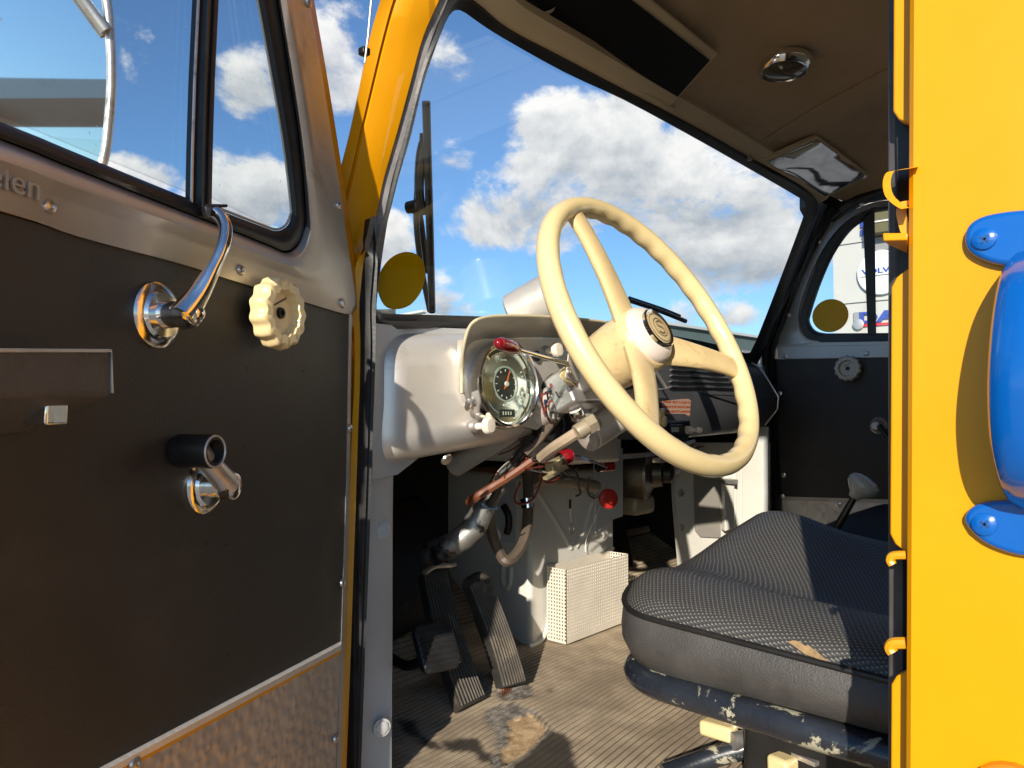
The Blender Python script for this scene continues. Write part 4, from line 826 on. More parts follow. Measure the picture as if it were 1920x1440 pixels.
seat = T('driver_seat', MB().grid(top_rows, cu=True), M_seatt, 'black vinyl driver seat cushion with a dotted top', smooth=75)
side = [edge, [p+V(0, 0, -.004)+(V(p.x-SCX, p.y-SCY, 0).normalized()*.004) for p in edge], [V(p.x, p.y, p.z-.03)+(V(p.x-SCX, p.y-SCY, 0).normalized()*.007) for p in edge], [V(p.x, p.y, p.z*.5+.5*1.375-.045)+(V(p.x-SCX, p.y-SCY, 0).normalized()*.006) for p in edge], [V(p.x, p.y, p.z*.3+.7*1.372-.070)-(V(p.x-SCX, p.y-SCY, 0).normalized()*.008) for p in edge], [V(p.x, p.y, p.z*.3+.7*1.372-.080)-(V(p.x-SCX, p.y-SCY, 0).normalized()*.03) for p in edge]]
obj('seat_side', MB().grid(side, cu=True), M_seat, seat, smooth=75)
obj('piping', MB().tube([p+(V(p.x-SCX, p.y-SCY, 0).normalized()*.003)+V(0, 0, .001) for p in edge], .0042, 8, closed=True), M_black, seat)
# torn edge showing foam
tp = [edge[-4], edge[-5], edge[-6]]
tpx = [P(x, y, X=sx0+.004) for x, y in ((1480, 1203), (1490, 1200), (1502, 1202), (1512, 1210), (1520, 1210), (1536, 1222), (1558, 1241), (1553, 1243), (1530, 1232), (1512, 1226), (1494, 1212))]
obj('torn_foam', MB().prism([p+V(-.003, 0, 0) for p in tpx], (-.003, 0, .001)), mat('old_foam', (.30, .20, .10), .85, 0, .3, 90, .4, 300), seat)
# tubular seat frame
fr = []
for (x, y), p in zip(ol, edge): fr.append(V(SCX+(x-SCX)*.96, SCY+(y-SCY)*.97, 1.284-.022*(SY0-y)/(SY0-SY1)))
sframe = T('seat_frame', MB().tube(fr, .019, 12, closed=True), M_paintk, 'chipped black tubular frame under the driver seat')
obj('seat_pan', MB().prism([p+V(0, 0, .012) for p in fr], (0, 0, .006)), M_black, sframe)
obj('support', MB().box((SCX+.04, -.62, 1.15), (.34, .40, .15)), M_black, sframe, bevel=.01)
obj('slide_rail', MB().tube([P(1245, 1452, Z=1.10), P(1340, 1418, Z=1.12), P(1440, 1392, Z=1.15), P(1520, 1372, Z=1.17)], .016, 10), M_paintk, sframe)
obj('strut', MB().tube([P(1372, 1390, Z=1.15), P(1450, 1380, Z=1.15)], .014, 10), M_steel, sframe)
for (x, y, z, dx_, m_) in ((1348, 1367, 1.155, 62, M_ivory), (1468, 1432, 1.165, 40, M_ivory)):
    a = P(x-dx_/2, y-8, Z=z); bq = P(x+dx_/2, y+10, Z=z); u = (bq-a); L = u.length
    obj('lever_grip', MB().box((a+bq)/2, (L, .030, .024), u, (0, 1, 0)), m_, sframe, bevel=.006)
    obj('lever', MB().box((a+bq)/2+V(.035, -.03, .012), (.045, .06, .006), u), M_steel, sframe)
# seat back (out of view, behind the door post)
T('seat_back', MB().box((SCX, -1.10, 1.68), (.50, .10, .55)), M_seat, bevel=.035, seg=5)

# ------------------------------------------------------------------ passenger seat and gear lever
ps = []
for Y, zz, in ((-.20, 1.30), (-.235, 1.37), (-.30, 1.405), (-.45, 1.40), (-.8, 1.385), (-1.05, 1.37)):
    ps.append([V(X, Y, zz-.05*(abs((X-1.42)/.40)**4)) for X in [1.02+.80*i/14 for i in range(15)]])
T('passenger_seat', MB().slab(ps, (0, 0, -.10)), M_navy, 'dark passenger seat beyond the gear lever', smooth=75)
g0 = P(1556, 1012, X=.96); g1 = P(1606, 925, X=.98)
gl = T('gear_lever', MB().tube(spl([g0+(g0-g1)*2.2, g0, g1], 6), [.008]*7+[.008, .008, .0075, .007, .007, .007], 12), mat('bronzed_rod', (.06, .045, .035), .35, .6, .2, 30), 'dark gear lever rising behind the driver seat cushion')
gd = (g1-g0).normalized(); obj('sleeve', MB().lathe(g0+(g1-g0)*-.05, gd, [(-.03, .0105), (.02, .0105), (.022, .008)], 16), M_hose, gl)
kc = P(1617, 912, X=.985); ka = (gd+V(-.05, -.35, .25)).normalized()
obj('gear_knob', MB().lathe(kc, ka, [(-.030, .011), (-.022, .0135), (-.014, .022), (-.004, .031), (.006, .033), (.014, .029), (.019, .020), (.0215, .008)], 28), M_gknob, gl)
obj('knob_crack', MB().tube([kc+ka*.0195+V(.012, 0, 0), kc+ka*.019+V(-.002, -.012, .002), kc+ka*.008+V(-.006, -.031, 0), kc+ka*-.006+V(-.010, -.029, 0)], .0006, 5), M_black, gl)
# ------------------------------------------------------------------ open driver door
DH = R_(25.6); dd = V(math.cos(DH), math.sin(DH), 0); dn = V(math.sin(DH), -math.cos(DH), 0); DHp = P(657, 720, D=1.075)
def DP(x, y, off=0.0): return P(x, y, pl=(DHp+dn*off, dn))
FX = -560
rubO = [(FX, 57), (0, 262), (120, 310), (300, 381), (400, 420), (500, 460), (535, 474), (558, 462), (571, 430), (574, 401), (560, 250), (521, 0), (500, -115)]
rubI = [(FX, 9), (0, 228), (120, 277), (300, 351), (397, 389), (490, 424), (518, 433), (538, 424), (546, 404), (547, 385), (530, 250), (485, 0), (463, -115)]
silO = [(FX, 242), (0, 395), (146, 443), (340, 495), (440, 527), (560, 563), (646, 588), (663, 582), (668, 560), (656, 480), (617, 220), (580, 0), (562, -115)]
S2 = lambda L, k=4: spl2(L, k)
O_, I_, S_ = S2(rubO), S2(rubI), S2(silO)
door = empty('driver_door', DHp, truck, 'open driver door seen from inside, black panel with dull silver frame')
def Dd(name, mb, m, label=None, **k):
    mb.v = [v-DHp for v in mb.v]; return obj(name, mb, m, door, label, **k)
lf = lambda a, b, t: (a[0]+(b[0]-a[0])*t, a[1]+(b[1]-a[1])*t)
Dd('window_frame', MB().grid([[DP(*p, -.02) for p in O_], [DP(*p, -.004) for p in O_], [DP(*lf(a, b, .10), .006) for a, b in zip(O_, S_)], [DP(*lf(a, b, .28), .010) for a, b in zip(O_, S_)], [DP(*lf(a, b, .45), .007) for a, b in zip(O_, S_)], [DP(*lf(a, b, .55), .0045) for a, b in zip(O_, S_)], [DP(*lf(a, b, .97), .004) for a, b in zip(O_, S_)], [DP(*p, .003) for p in S_], [DP(*p, -.004) for p in S_]]), M_trim, 'dull silver window frame of the open door')
Dd('window_rubber', MB().grid([[DP(*p, -.02) for p in I_], [DP(*p, -.008) for p in I_], [DP(*lf(a, b, .3), -.001) for a, b in zip(I_, O_)], [DP(*lf(a, b, .6), .001) for a, b in zip(I_, O_)], [DP(*lf(a, b, .9), -.001) for a, b in zip(I_, O_)], [DP(*p, -.012) for p in O_]]), M_rub)
Dd('quarter_beading', MB().tube([DP(*p, -.010) for p in spl2([(397, 385), (490, 421), (518, 430), (536, 421), (544, 402), (545, 385), (528, 250), (483, 0), (462, -110)], 4)], .0016, 6), mat('pale_beading', (.42, .38, .30), .5))
shO = [(a+(0 if i < 5 else 3 if i < 9 else 9), b) for i, (a, b) in enumerate(silO)]
Sh = S2(shO)
Dd('door_skin', MB().grid([[DP(*p, -.004) for p in O_], [DP(*p, -.004) for p in Sh], [DP(*p, -.05) for p in Sh], [DP(*p, -.05) for p in O_]], cv=True), M_yel, 'yellow outer skin edge of the open door')
low = [DP(FX, 232, -.006), DP(660, 585, -.006), DP(646, 1440, -.006), DP(640, 1640, -.006), DP(FX, 2500, -.006)]
Dd('lower_skin', MB().prism(low, -dn*.045), M_yelw)
Dd('top_rail', MB().hexa([DP(462, -112, .004), DP(575, -112, .004), DP(575, -112, -.05), DP(462, -112, -.05), DP(440, -170, .004), DP(560, -170, .004), DP(560, -170, -.05), DP(440, -170, -.05)]).hexa([DP(460, -112, .004), DP(FX, -1010, .004), DP(FX, -1010, -.05), DP(460, -112, -.05), DP(460, -165, .004), DP(FX, -1160, .004), DP(FX, -1160, -.05), DP(460, -165, -.05)]), M_trim)
Dd('latch_post', MB().hexa([DP(FX, 242, .006), DP(FX+45, 262, .006), DP(FX+45, 262, -.05), DP(FX, 242, -.05), DP(FX, -1100, .006), DP(FX+45, -1060, .006), DP(FX+45, -1060, -.05), DP(FX, -1100, -.05)]), M_trim)
Dd('window_glass', MB().prism([DP(x, y, -.0135) for x, y in ((FX, -20), (0, 215), (360, 362), (395, 375), (395, -80), (FX, -900))], -dn*.004), M_glassd)
Dd('quarter_glass', MB().prism([DP(x, y, -.016) for x, y in ((380, 360), (500, 420), (535, 430), (552, 410), (552, 380), (535, 250), (490, 0), (470, -110), (380, -110))], -dn*.004), M_glassd)
div = [(393, -120), (391, 0), (384, 150), (380, 280), (378, 385), (380, 405)]
for (w, off, m_, nm) in ((20, -.006, M_rub, 'divider_bar'), (5, .001, M_black, 'divider_ridge')):
    L = [DP(x-w, y, off) for x, y in div]; Rr = [DP(x+w*.95, y, off) for x, y in div]; Mm = [DP(x, y, off+.004) for x, y in div]
    Dd(nm, MB().grid([[p-dn*.007 for p in L], L, Mm, Rr, [p-dn*.007 for p in Rr]]), m_)
Dd('divider_edge', MB().tube([DP(x-19, y, -.006) for x, y in div[:-1]], .0016, 6), M_steel); Dd('divider_ridge', MB().tube([DP(x+11, y, -.003) for x, y in div[:-1]], .0022, 6), M_rub)
# vinyl panel, lower trims
Dd('door_panel', MB().prism([DP(FX, 236, 0), DP(648, 582, 0), DP(655, 590, 0), DP(652, 900, 0), DP(640, 1206, 0), DP(190, 1442, 0), DP(FX, 1836, 0)], -dn*.005), M_vinyl, 'black vinyl inner panel of the open door', bevel=.0015)
Dd('edge_strip', MB().slab([[DP(655, 588, .001), DP(660, 590, .001)], [DP(650, 900, .001), DP(656, 900, .001)], [DP(640, 1206, .001), DP(647, 1206, .001)], [DP(632, 1442, .001), DP(640, 1442, .001)], [DP(626, 1640, .001), DP(634, 1640, .001)]], -dn*.006), M_trim)
Dd('cover_strip', MB().slab([[DP(FX, 1834, .002), DP(190, 1440, .002), DP(640, 1203, .002)], [DP(FX, 1846, .006), DP(190, 1448, .006), DP(640, 1209, .006)], [DP(FX, 1862, .003), DP(190, 1461, .003), DP(640, 1219, .003)]], -dn*.007), mat('pale_strip', (.58, .56, .53), .45, .3, .08, 30, .3, 120))
Dd('paint_line', MB().slab([[DP(FX, 1862, .0012), DP(190, 1461, .0012), DP(640, 1219, .0012)], [DP(FX, 1874, .0012), DP(190, 1468, .0012), DP(640, 1224, .0012)]], -dn*.005), M_yel)
Dd('kick_plate', MB().slab([[DP(FX, 1873, .0002), DP(190, 1467, .0002), DP(638, 1223, .0002)], [DP(FX, 2480, .0002), DP(190, 1900, .0002), DP(622, 1640, .0002)]], -dn*.005), M_hamm, 'hammered aluminium kick plate at the foot of the door')
def dscrew(x, y, off, r=.006, m=None):
    o = Dd('screw', MB().lathe(DP(x, y, off), dn, [(0, r), (.0015, r), (.0035, r*.8), (.0042, r*.35), (.003, r*.2)], 14), m or M_scr); return o
for (x, y, off, r) in ((90, 388, .004, .006), (450, 507, .004, .006), (641, 569, .004, .007), (633, 386, .004, .006), (577, 4, .004, .007), (655, 803, .001, .006), (641, 1093, .001, .006), (628, 1385, .001, .006), (251, 1431, .002, .007)): dscrew(x, y, off, r)
for (x, y) in ((465, 690), (568, 696), (460, 836), (388, 1020), (425, 1022), (428, 1228), (503, 1290)): Dd('panel_hole', MB().lathe(DP(x, y, .0003), dn, [(0, .0018), (.0004, .0015)], 8), M_black)
# stamped lettering on the trim
p0 = DP(30, 338, .0048); p1 = DP(70, 352, .0048)
text('stamped_letters', 'elen', DP(27, 341, .0070)-DHp, (p1-p0), (0, 0, 1), .027, M_trim, door, .0012)
# door opener
ro = DP(292, 591, 0)
hnd = Dd('door_opener', MB().lathe(ro, dn, [(0, .031), (.003, .031), (.006, .027), (.007, .023), (.010, .021), (.011, .013), (.028, .012), (.030, .0145), (.040, .0135), (.041, .010), (.045, .010), (.046, .0065), (.050, .0060), (.052, .003)], 30), M_chrome, 'chrome door opener lever bending upward, black tip')
ap = spl([DP(x, y, o_)-DHp for x, y, o_ in ((342, 592, .036), (368, 558, .042), (396, 510, .050), (418, 464, .054), (424, 432, .050), (416, 410, .042), (402, 397, .034))], 6)
obj('lever_arm', MB().tube(ap, [.0135-.0070*min(1, i/14) for i in range(len(ap))], 12), M_chrome, door)
obj('lever_tip', MB().hexa([DP(x, y, o_)-DHp for x, y, o_ in ((386, 384, .035), (428, 383, .042), (427, 389, .042), (388, 390, .035), (384, 383, .012), (400, 382, .014), (400, 388, .014), (386, 389, .012))]).hexa([DP(x, y, o_)-DHp for x, y, o_ in ((384, 386, .036), (398, 388, .04), (394, 410, .04), (386, 404, .036), (380, 386, .022), (390, 388, .022), (386, 410, .022), (380, 404, .022))]), M_black, door, bevel=.001)
# ivory knob with scalloped rim
def sknob(o, n, R, H, m, parent, name='scalloped_knob', label=None, dark=True):
    k = obj(name, MB().lathe(o, n, [(0, R*.80), (H*.12, R*.97), (H*.5, R*1.02), (H*.9, R*.97), (H, R*.90), (H, R*.66), (H*.62, R*.58), (H*.60, R*.2)], 96, scal=lambda s: 1+.045*math.cos(s*2*math.pi*13)*1), m, parent, label)
    obj('knob_screw', MB().lathe(o+n*H*.58, n, [(0, R*.17), (H*.16, R*.15), (H*.18, R*.08), (H*.06, R*.07)], 16), M_black, k)
    obj('knob_mark', MB().box(o+n*(H*.615)+V(0, 0, R*.33), (R*.62, R*.05, .0006), n.cross(V(0, 0, 1)).normalized()+V(0, 0, -.5), (0, 0, 1)), M_hose, k)
    return k
kn = sknob(DP(505, 588, .012)-DHp, (dn+V(-.05, 0, .0)).normalized(), .0405, .024, M_ivory, door, label='ivory scalloped knob near the front edge of the door')
Dd('knob_stem', MB().lathe(DP(500, 588, 0), dn, [(0, .02), (.016, .014)], 18), M_black)
# window winder
rw = DP(382, 910, 0)
wdr = Dd('window_winder', MB().lathe(rw, dn, [(0, .029), (.003, .029), (.006, .026), (.007, .022), (.010, .020), (.011, .012), (.022, .0125), (.024, .0135), (.036, .0135), (.037, .0115), (.038, .004)], 28), M_chrome, 'window winder with short black grip')
a0 = rw+dn*.030; a1 = DP(372, 846, .026)
Dd('winder_arm', MB().tube([a0, (a0+a1)/2, a1], [.0125, .011, .0105], 12), M_steel)
Dd('winder_grip', MB().lathe(a1-dn*.024, dn, [(0, .0145), (.003, .0165), (.040, .0165), (.043, .0155), (.043, .0115), (.030, .011)], 24), M_black); Dd('grip_rim', MB().tube([a1+dn*.019+(V(0, 0, 1)*math.cos(a)+dd*math.sin(a))*.0150 for a in [2*math.pi*k/24 for k in range(24)]], .0011, 6, closed=True), M_steel)
# arm rest
ar = [DP(-480, 650, .052), DP(211, 655, .052), DP(213, 742, .052), DP(-480, 745, .052)]
Dd('arm_rest', MB().hexa([ar[0], ar[1], ar[2], ar[3], ar[0]-dn*.051, ar[1]-dn*.051-dd*.015, ar[2]-dn*.050-dd*.035+V(0, 0, -.03), ar[3]-dn*.050+V(0, 0, -.03)]), M_seat, 'black padded arm rest on the door', bevel=.004)
Dd('arm_rest_highlight', MB().tube([ar[0]+dn*.0005+V(0, 0, -.0015), ar[1]+V(0, 0, -.0015)-dd*.002, ar[2]+V(0, 0, .002)-dd*.002], .0016, 6), M_steel)  # thin bright tube added as the highlight along the arm rest edge
Dd('arm_rest_bracket', MB().box(DP(88, 774, .03), (.020, .02, .018), dd), M_chrome, bevel=.002)
# hinge side check: yellow latch hooks on the edge
# ------------------------------------------------------------------ outside mirror seen through the door glass
mo = P(100, 130, D=1.16); mn = (CAM-mo).normalized(); mn = (mn+V(-.02, -.06, .26)).normalized()
def MP(x, y, off=0.0): return P(x, y, pl=(mo+mn*off, mn))
mpx = spl2([(-180, -160), (60, -175), (150, -120), (195, -20), (207, 80), (209, 160), (203, 240), (194, 300), (170, 345), (100, 380), (-180, 380)], 4)
mir = T('side_mirror', MB().prism([MP(x, y) for x, y in mpx], -mn*.004), M_mirr, 'large rounded outside mirror seen through the door window')
obj('mirror_frame', MB().tube([MP(x, y, .0) for x, y in mpx], .0075, 10, closed=True), M_steel, mir)
obj('mirror_back', MB().prism([MP(x, y, -.012) for x, y in mpx], -mn*.03), M_black, mir)
obj('mirror_arm_reflection', MB().tube([MP(120, -50, .010), MP(199, 58, .010)], .0095, 10), M_steel, mir)  # tube laid on the glass in place of the arm's reflection
obj('mirror_bracket', MB().tube(spl([MP(60, 400, -.03), P(60, 460, D=1.2), P(400, 520, D=1.3), P(640, 560, D=1.25)], 6), .010, 10), M_steel, mir)

# ------------------------------------------------------------------ passenger door
PX = 1.85
PD = lambda x, y, off=0.0: P(x, y, X=PX-off)
Fo = [(1456, 649), (1476, 592), (1497, 531), (1528, 463), (1551, 427), (1592, 399), (1629, 382), (1669, 375), (1760, 368), (1990, 365)]
Fr = [(1540, 641), (1513, 634), (1499, 610), (1502, 580), (1521, 522), (1549, 458), (1582, 420), (1615, 399), (1670, 385), (1990, 374)]
Fg = [(1550, 625), (1530, 620), (1519, 604), (1522, 585), (1540, 531), (1563, 479), (1592, 437), (1620, 415), (1670, 394), (1990, 384)]
Fo_, Fr_, Fg_ = spl2(Fo, 3), spl2(Fr, 3), spl2(Fg, 3)
pdoor = empty('passenger_door', (PX, -.4, 1.07), truck, 'passenger door with silver frame toned for shade and black panel')
def Pd(name, mb, m, label=None, **k):
    q_ = Vector(pdoor.location); mb.v = [v-q_ for v in mb.v]; return obj(name, mb, m, pdoor, label, **k)
M_pfr = mat('shaded_silver_door', (.47, .48, .49), .42, .35, .08, 8, .05, 200, rvar=.08, dirt=(.30, .27, .22), dirt_s=9, dirt_lo=.6, dirt_hi=.85)  # silver trim coloured bluish grey to stand for shade
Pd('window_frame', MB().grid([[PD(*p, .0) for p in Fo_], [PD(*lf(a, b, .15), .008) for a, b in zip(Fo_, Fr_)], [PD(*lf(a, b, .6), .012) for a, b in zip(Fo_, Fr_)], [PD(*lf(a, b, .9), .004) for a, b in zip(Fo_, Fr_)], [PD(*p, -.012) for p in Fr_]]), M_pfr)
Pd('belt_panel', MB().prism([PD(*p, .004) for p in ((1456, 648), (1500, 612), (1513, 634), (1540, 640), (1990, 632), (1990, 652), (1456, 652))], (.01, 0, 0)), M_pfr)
Pd('window_rubber', MB().grid([[PD(*p, -.01) for p in Fr_], [PD(*p, .006) for p in Fr_], [PD(*lf(a, b, .6), .005) for a, b in zip(Fr_, Fg_)], [PD(*p, -.012) for p in Fg_]]), M_rub)
Pd('sill_rubber', MB().hexa([PD(1536, 642, .006), PD(1990, 634, .006), PD(1990, 622, .002), PD(1546, 625, .002), PD(1536, 642, -.012), PD(1990, 634, -.012), PD(1990, 622, -.012), PD(1546, 625, -.012)]), M_rub)
Pd('divider_bar', MB().hexa([PD(1627, 628, .006), PD(1643, 628, .006), PD(1640, 392, .006), PD(1618, 410, .006), PD(1627, 628, -.012), PD(1643, 628, -.012), PD(1640, 392, -.012), PD(1618, 410, -.012)]), M_rub, bevel=.002)
Pd('window_glass', MB().prism([PD(*p, -.006) for p in ((1512, 630), (1512, 590), (1560, 470), (1610, 410), (1670, 385), (1990, 375), (1990, 630))], (.004, 0, 0)), M_glass)
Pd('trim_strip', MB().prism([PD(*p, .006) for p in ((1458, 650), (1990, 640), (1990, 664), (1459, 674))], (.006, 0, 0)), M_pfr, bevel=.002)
Pd('door_panel', MB().prism([PD(*p, .002) for p in ((1456, 673), (1990, 663), (1990, 950), (1464, 933))], (.006, 0, 0)), M_vinyl)
Pd('cover_strip', MB().prism([PD(*p, .006) for p in ((1466, 931), (1990, 946), (1990, 952), (1466, 938))], (.006, 0, 0)), M_trim)
Pd('kick_plate', MB().prism([PD(*p, .003) for p in ((1466, 937), (1990, 951), (1990, 1250), (1466, 1250))], (.006, 0, 0)), M_hammlit, 'hammered kick plate on the passenger door, its colour lightened for bounced light')
for (x, y) in ((1473, 669), (1624, 663), (1479, 591), (1535, 453), (1616, 383), (1462, 738), (1469, 891), (1573, 946), (1467, 931)):
    Pd('screw', MB().lathe(PD(x, y, .009), (-1, 0, 0), [(-.003, .008), (.002, .008), (.004, .003)], 10), M_steel if y < 700 else M_scr)
pk_ = sknob(PD(1592, 691, .012)-Vector(pdoor.location), V(-1, 0, 0), .040, .024, mat('greyed_ivory', (.50, .46, .38), .4, 0, .08, 20), pdoor)
Pd('opener_rosette', MB().lathe(PD(1648, 798, .002), (-1, 0, 0), [(0, .026), (.004, .026), (.008, .020), (.03, .012), (.04, .012)], 22), M_steel); Pd('opener_lever', MB().tube([PD(1648, 798, .04), PD(1672, 830, .06)], .008, 8), M_black)
Pd('outer_skin', MB().box((PX+.03, -.5, 1.35), (.02, 1.1, .95)), M_yel)
# yellow discs stuck on the glass
dk = spl2([(707, 540), (712, 512), (730, 486), (755, 473), (778, 476), (793, 492), (796, 520), (788, 548), (768, 572), (742, 580), (720, 572)], 4, True)
obj('vignette_disc', MB().prism([WS(x, y, .003) for x, y in dk], (0, -.0012, 0)), M_ydisc, truck, 'large translucent yellow disc on the windscreen by the pillar')
c2 = PD(1557, 592, .0); obj('vignette_disc', MB().prism([c2+V(-.002, math.cos(a)*.0575, math.sin(a)*.0545) for a in [2*math.pi*k/32 for k in range(32)]], (-.0012, 0, 0)), M_ydisc, truck, 'small translucent yellow disc on the passenger quarter window')
# passenger side windscreen pillar and seals
pe = [(1534, 378), (1520, 425), (1478, 530), (1448, 612), (1430, 662), (1432, 720), (1436, 800), (1436, 900), (1438, 1000), (1440, 1100)]
pf = [(1580, 400), (1553, 424), (1500, 528), (1476, 594), (1456, 649), (1457, 720), (1459, 800), (1463, 900), (1468, 1000), (1472, 1100)]
A_ = sm([P(x, y, X=1.80) for x, y in pe], 3); B_ = sm([P(x, y, X=PX-.006) for x, y in pf], 3); mid = lambda t, o_: [p*(1-t)+q_*t+V(-o_, -o_*.4, 0) for p, q_ in zip(A_, B_)]
T('passenger_seal', MB().grid([dx(A_, (.03, .02, 0)), A_, mid(.15, .010), mid(.38, .012), mid(.5, .004), mid(.62, .014), mid(.85, .012), B_, dx(B_, (.03, .0, 0))]), M_rub, 'black rubber seal round the passenger door opening')
ul = sm([P(x, y, X=PX-.01) for x, y in ((1560, 412), (1592, 388), (1629, 370), (1669, 362), (1760, 355), (1990, 352))], 3)
T('roof_seal', MB().grid([dx(ul, (.02, 0, -.012)), dx(ul, (-.008, 0, -.004)), dx(ul, (-.012, 0, .012)), dx(ul, (-.004, 0, .03)), dx(ul, (.02, 0, .045))]), M_rub)

cc_ = [P(1522, 345, X=1.76), P(1548, 352, X=1.84), P(1600, 380, X=1.85), P(1560, 420, X=1.85), P(1540, 418, X=1.82), P(1522, 384, X=1.76)]
T('corner_cap', MB().prism([p+V(.01, .02, 0) for p in cc_], (.02, .03, 0)), M_rub)
# ------------------------------------------------------------------ sun visors and roof lamp
vA, vB = P(1250, 197, Z=2.330), P(1342, 95, Z=2.420); vC = vB+(P(1225, 0, Z=2.42)-vB)*3.3; vD = vA+(P(915, 14, Z=2.330)-vA)*1.1
vn = (vB-vA).cross(vD-vA).normalized(); vn = vn if vn.z < 0 else -vn
vis = T('sun_visor', MB().prism([vA, vB, vC, vD], vn*.012), M_headt, 'driver sun visor folded up, black with a tan border', bevel=.004)
vp = lambda u, v, o_=.0125: (vD*(1-u)+vA*u)*(1-v)+(vC*(1-u)+vB*u)*v+vn*o_
obj('visor_panel', MB().prism([vp(-.02, .20), vp(.985, .20), vp(.985, .86), vp(-.02, .86)], vn*.002), M_visor, vis)
obj('visor_tear', MB().tube([vp(.80, .28, .0148), vp(.815, .62, .0148)], .0006, 5), M_headt, vis)
oc = [P(x, y, pl=(vA+vn*.016, vn)) for x, y in spl2([(945, -40), (950, -8), (965, 12), (1000, 27), (1028, 20), (1042, 0), (1040, -40), (1000, -60)], 4, True)]
obj('visor_cutout', MB().prism([sum(oc, V(0, 0, 0))/len(oc)*.12+p*.88 for p in oc], vn*.001), M_black, vis); obj('cutout_border', MB().tube(oc, .006, 8, closed=True), M_headt, vis)
obj('visor_rod', MB().tube([vD+vn*.01, vA+vn*.01, vA+(vA-vD).normalized()*.02+vn*.006], .006, 8), M_headt, vis)
wA, wB, wC, wD = P(1418, 298, Z=2.345), P(1528, 250, Z=2.425), P(1630, 326, Z=2.40), P(1540, 368, Z=2.335)
wn = (wB-wA).cross(wD-wA).normalized(); wn = wn if wn.z < 0 else -wn
vis2 = T('sun_visor', MB().hexa([wA, wB, wC, wD, wA+wn*.012, wB+wn*.012, wC+wn*.012, wD+wn*.012]), M_headt, 'passenger sun visor with a clear reflecting pocket', bevel=.004)
wp = lambda u, v, o_: (wA*(1-u)+wD*u)*(1-v)+(wB*(1-u)+wC*u)*v+wn*o_
obj('visor_pocket', MB().slab([[wp(.05+.9*i/8, .08+.86*j/8, .0126+.008*math.sin(math.pi*i/8)*math.sin(math.pi*j/8)+.004*math.sin(i*1.1)) for i in range(9)] for j in range(9)], wn*.001), M_vmirr, vis2, smooth=80)
obj('visor_clip', MB().box(P(1405, 290, Z=2.345), (.012, .012, .03)), M_steel, vis2)
lp = P(1470, 118, Z=2.455); lp = P(1470, 118, Z=zroof(lp.x, lp.y)-.002); ln = V(-.06, .0, -1).normalized()
lamp = T('roof_lamp', MB().lathe(lp-ln*.004, ln, [(0, .060), (.010, .060), (.020, .056), (.025, .050), (.024, .045), (.018, .044)], 40), M_chrome, 'round chrome rimmed roof lamp on the headliner')
obj('lamp_lens', MB().lathe(lp, ln, [(.010, .045), (.020, .044), (.024, .034), (.026, .0)], 32), mat('smoky_lens', (.10, .085, .05), .12, 0, .1, 30, coat=.5), lamp)
obj('lamp_tab', MB().box(lp+V(.052, -.02, -.008), (.012, .02, .014)), M_chrome, lamp)

# ------------------------------------------------------------------ body behind the door opening
XB = -.012
eT, eB = P(1704, 0, X=XB), P(1697, 1440, X=XB); ey = lambda z: eB.y+(eT.y-eB.y)*(z-eB.z)/(eT.z-eB.z)
zs = [.65, .95, 1.3, 1.6, 1.9, 2.2, 2.40]
rows = [[V(XB+.03, ey(z)+.0, z), V(XB+.004, ey(z), z), V(XB, ey(z)-.004, z), V(XB-.002, -1.1, z), V(XB-.004, -1.7, z)] for z in zs]
bp_ = T('body_side', MB().grid(rows), M_yel, 'yellow body side behind the door opening')
XFl = .012
for (y0, y1) in ((-260, 238), (508, 1032), (1252, 1720)):
    a, b = P(1676 if y0 < 300 else 1671, y0, X=XFl), P(1674 if y0 < 300 else 1668, y1, X=XFl)
    zr = [b.z, b.z+.006, b.z+.014, a.z-.014, a.z-.006, a.z]; kk = [.012, .004, 0, 0, .004, .012]
    yv = lambda z: b.y+(a.y-b.y)*(z-b.z)/(a.z-b.z)
    obj('jamb_flange', MB().slab([[V(XFl, yv(z)-k_, z), V(XFl, yv(z)-.012, z), V(XFl, -.84, z)] for z, k_ in zip(zr, kk)], (.012, 0, 0)), M_yel, bp_, bevel=.0015)
obj('jamb_back', MB().box((.045, -.80, 1.65), (.03, .145, 1.6)), M_black, bp_)
jr = [P(1669, y, X=.045) for y in (-260, 0, 240, 420, 700, 1040, 1440, 1700)]
obj('jamb_rubber', MB().tube([p+V(0, -.006, 0) for p in jr], .0075, 8), mat('grey_jamb_rubber', (.07, .065, .065), .5, 0, .3, 30), bp_)
st = T('lock_striker', MB().slab([[P(x, y, X=-.02), P(x, y, X=.018)] for x, y in spl2([(1706, 316), (1672, 321), (1660, 326), (1655, 345), (1660, 368), (1676, 384), (1690, 392)], 3)], (0, -.006, 0)), M_yel, 'yellow lock striker hooks on the door jamb', bevel=.001)
obj('striker_web', MB().slab([[P(x, y, X=.0), P(x, y, X=.02)] for x, y in spl2([(1690, 378), (1680, 395), (1684, 420), (1692, 445)], 3)], (0, -.008, 0)), M_yelw, st)
obj('striker_foot', MB().hexa([P(1655, 437, X=-.02), P(1702, 436, X=-.02), P(1702, 450, X=-.02), P(1656, 452, X=-.02), P(1660, 445, X=.015), P(1702, 470, X=.015), P(1702, 476, X=.015), P(1664, 458, X=.015)]), M_yel, st, bevel=.002)
for (y, r_) in ((1047, .006), (1212, .008)):
    obj('striker_pin', MB().tube(spl([P(1700, y-6, X=.0), P(1676, y-5, X=.0), P(1669, y+3, X=.0), P(1674, y+12, X=.0)], 4), r_*.6, 8), M_yelw, st)
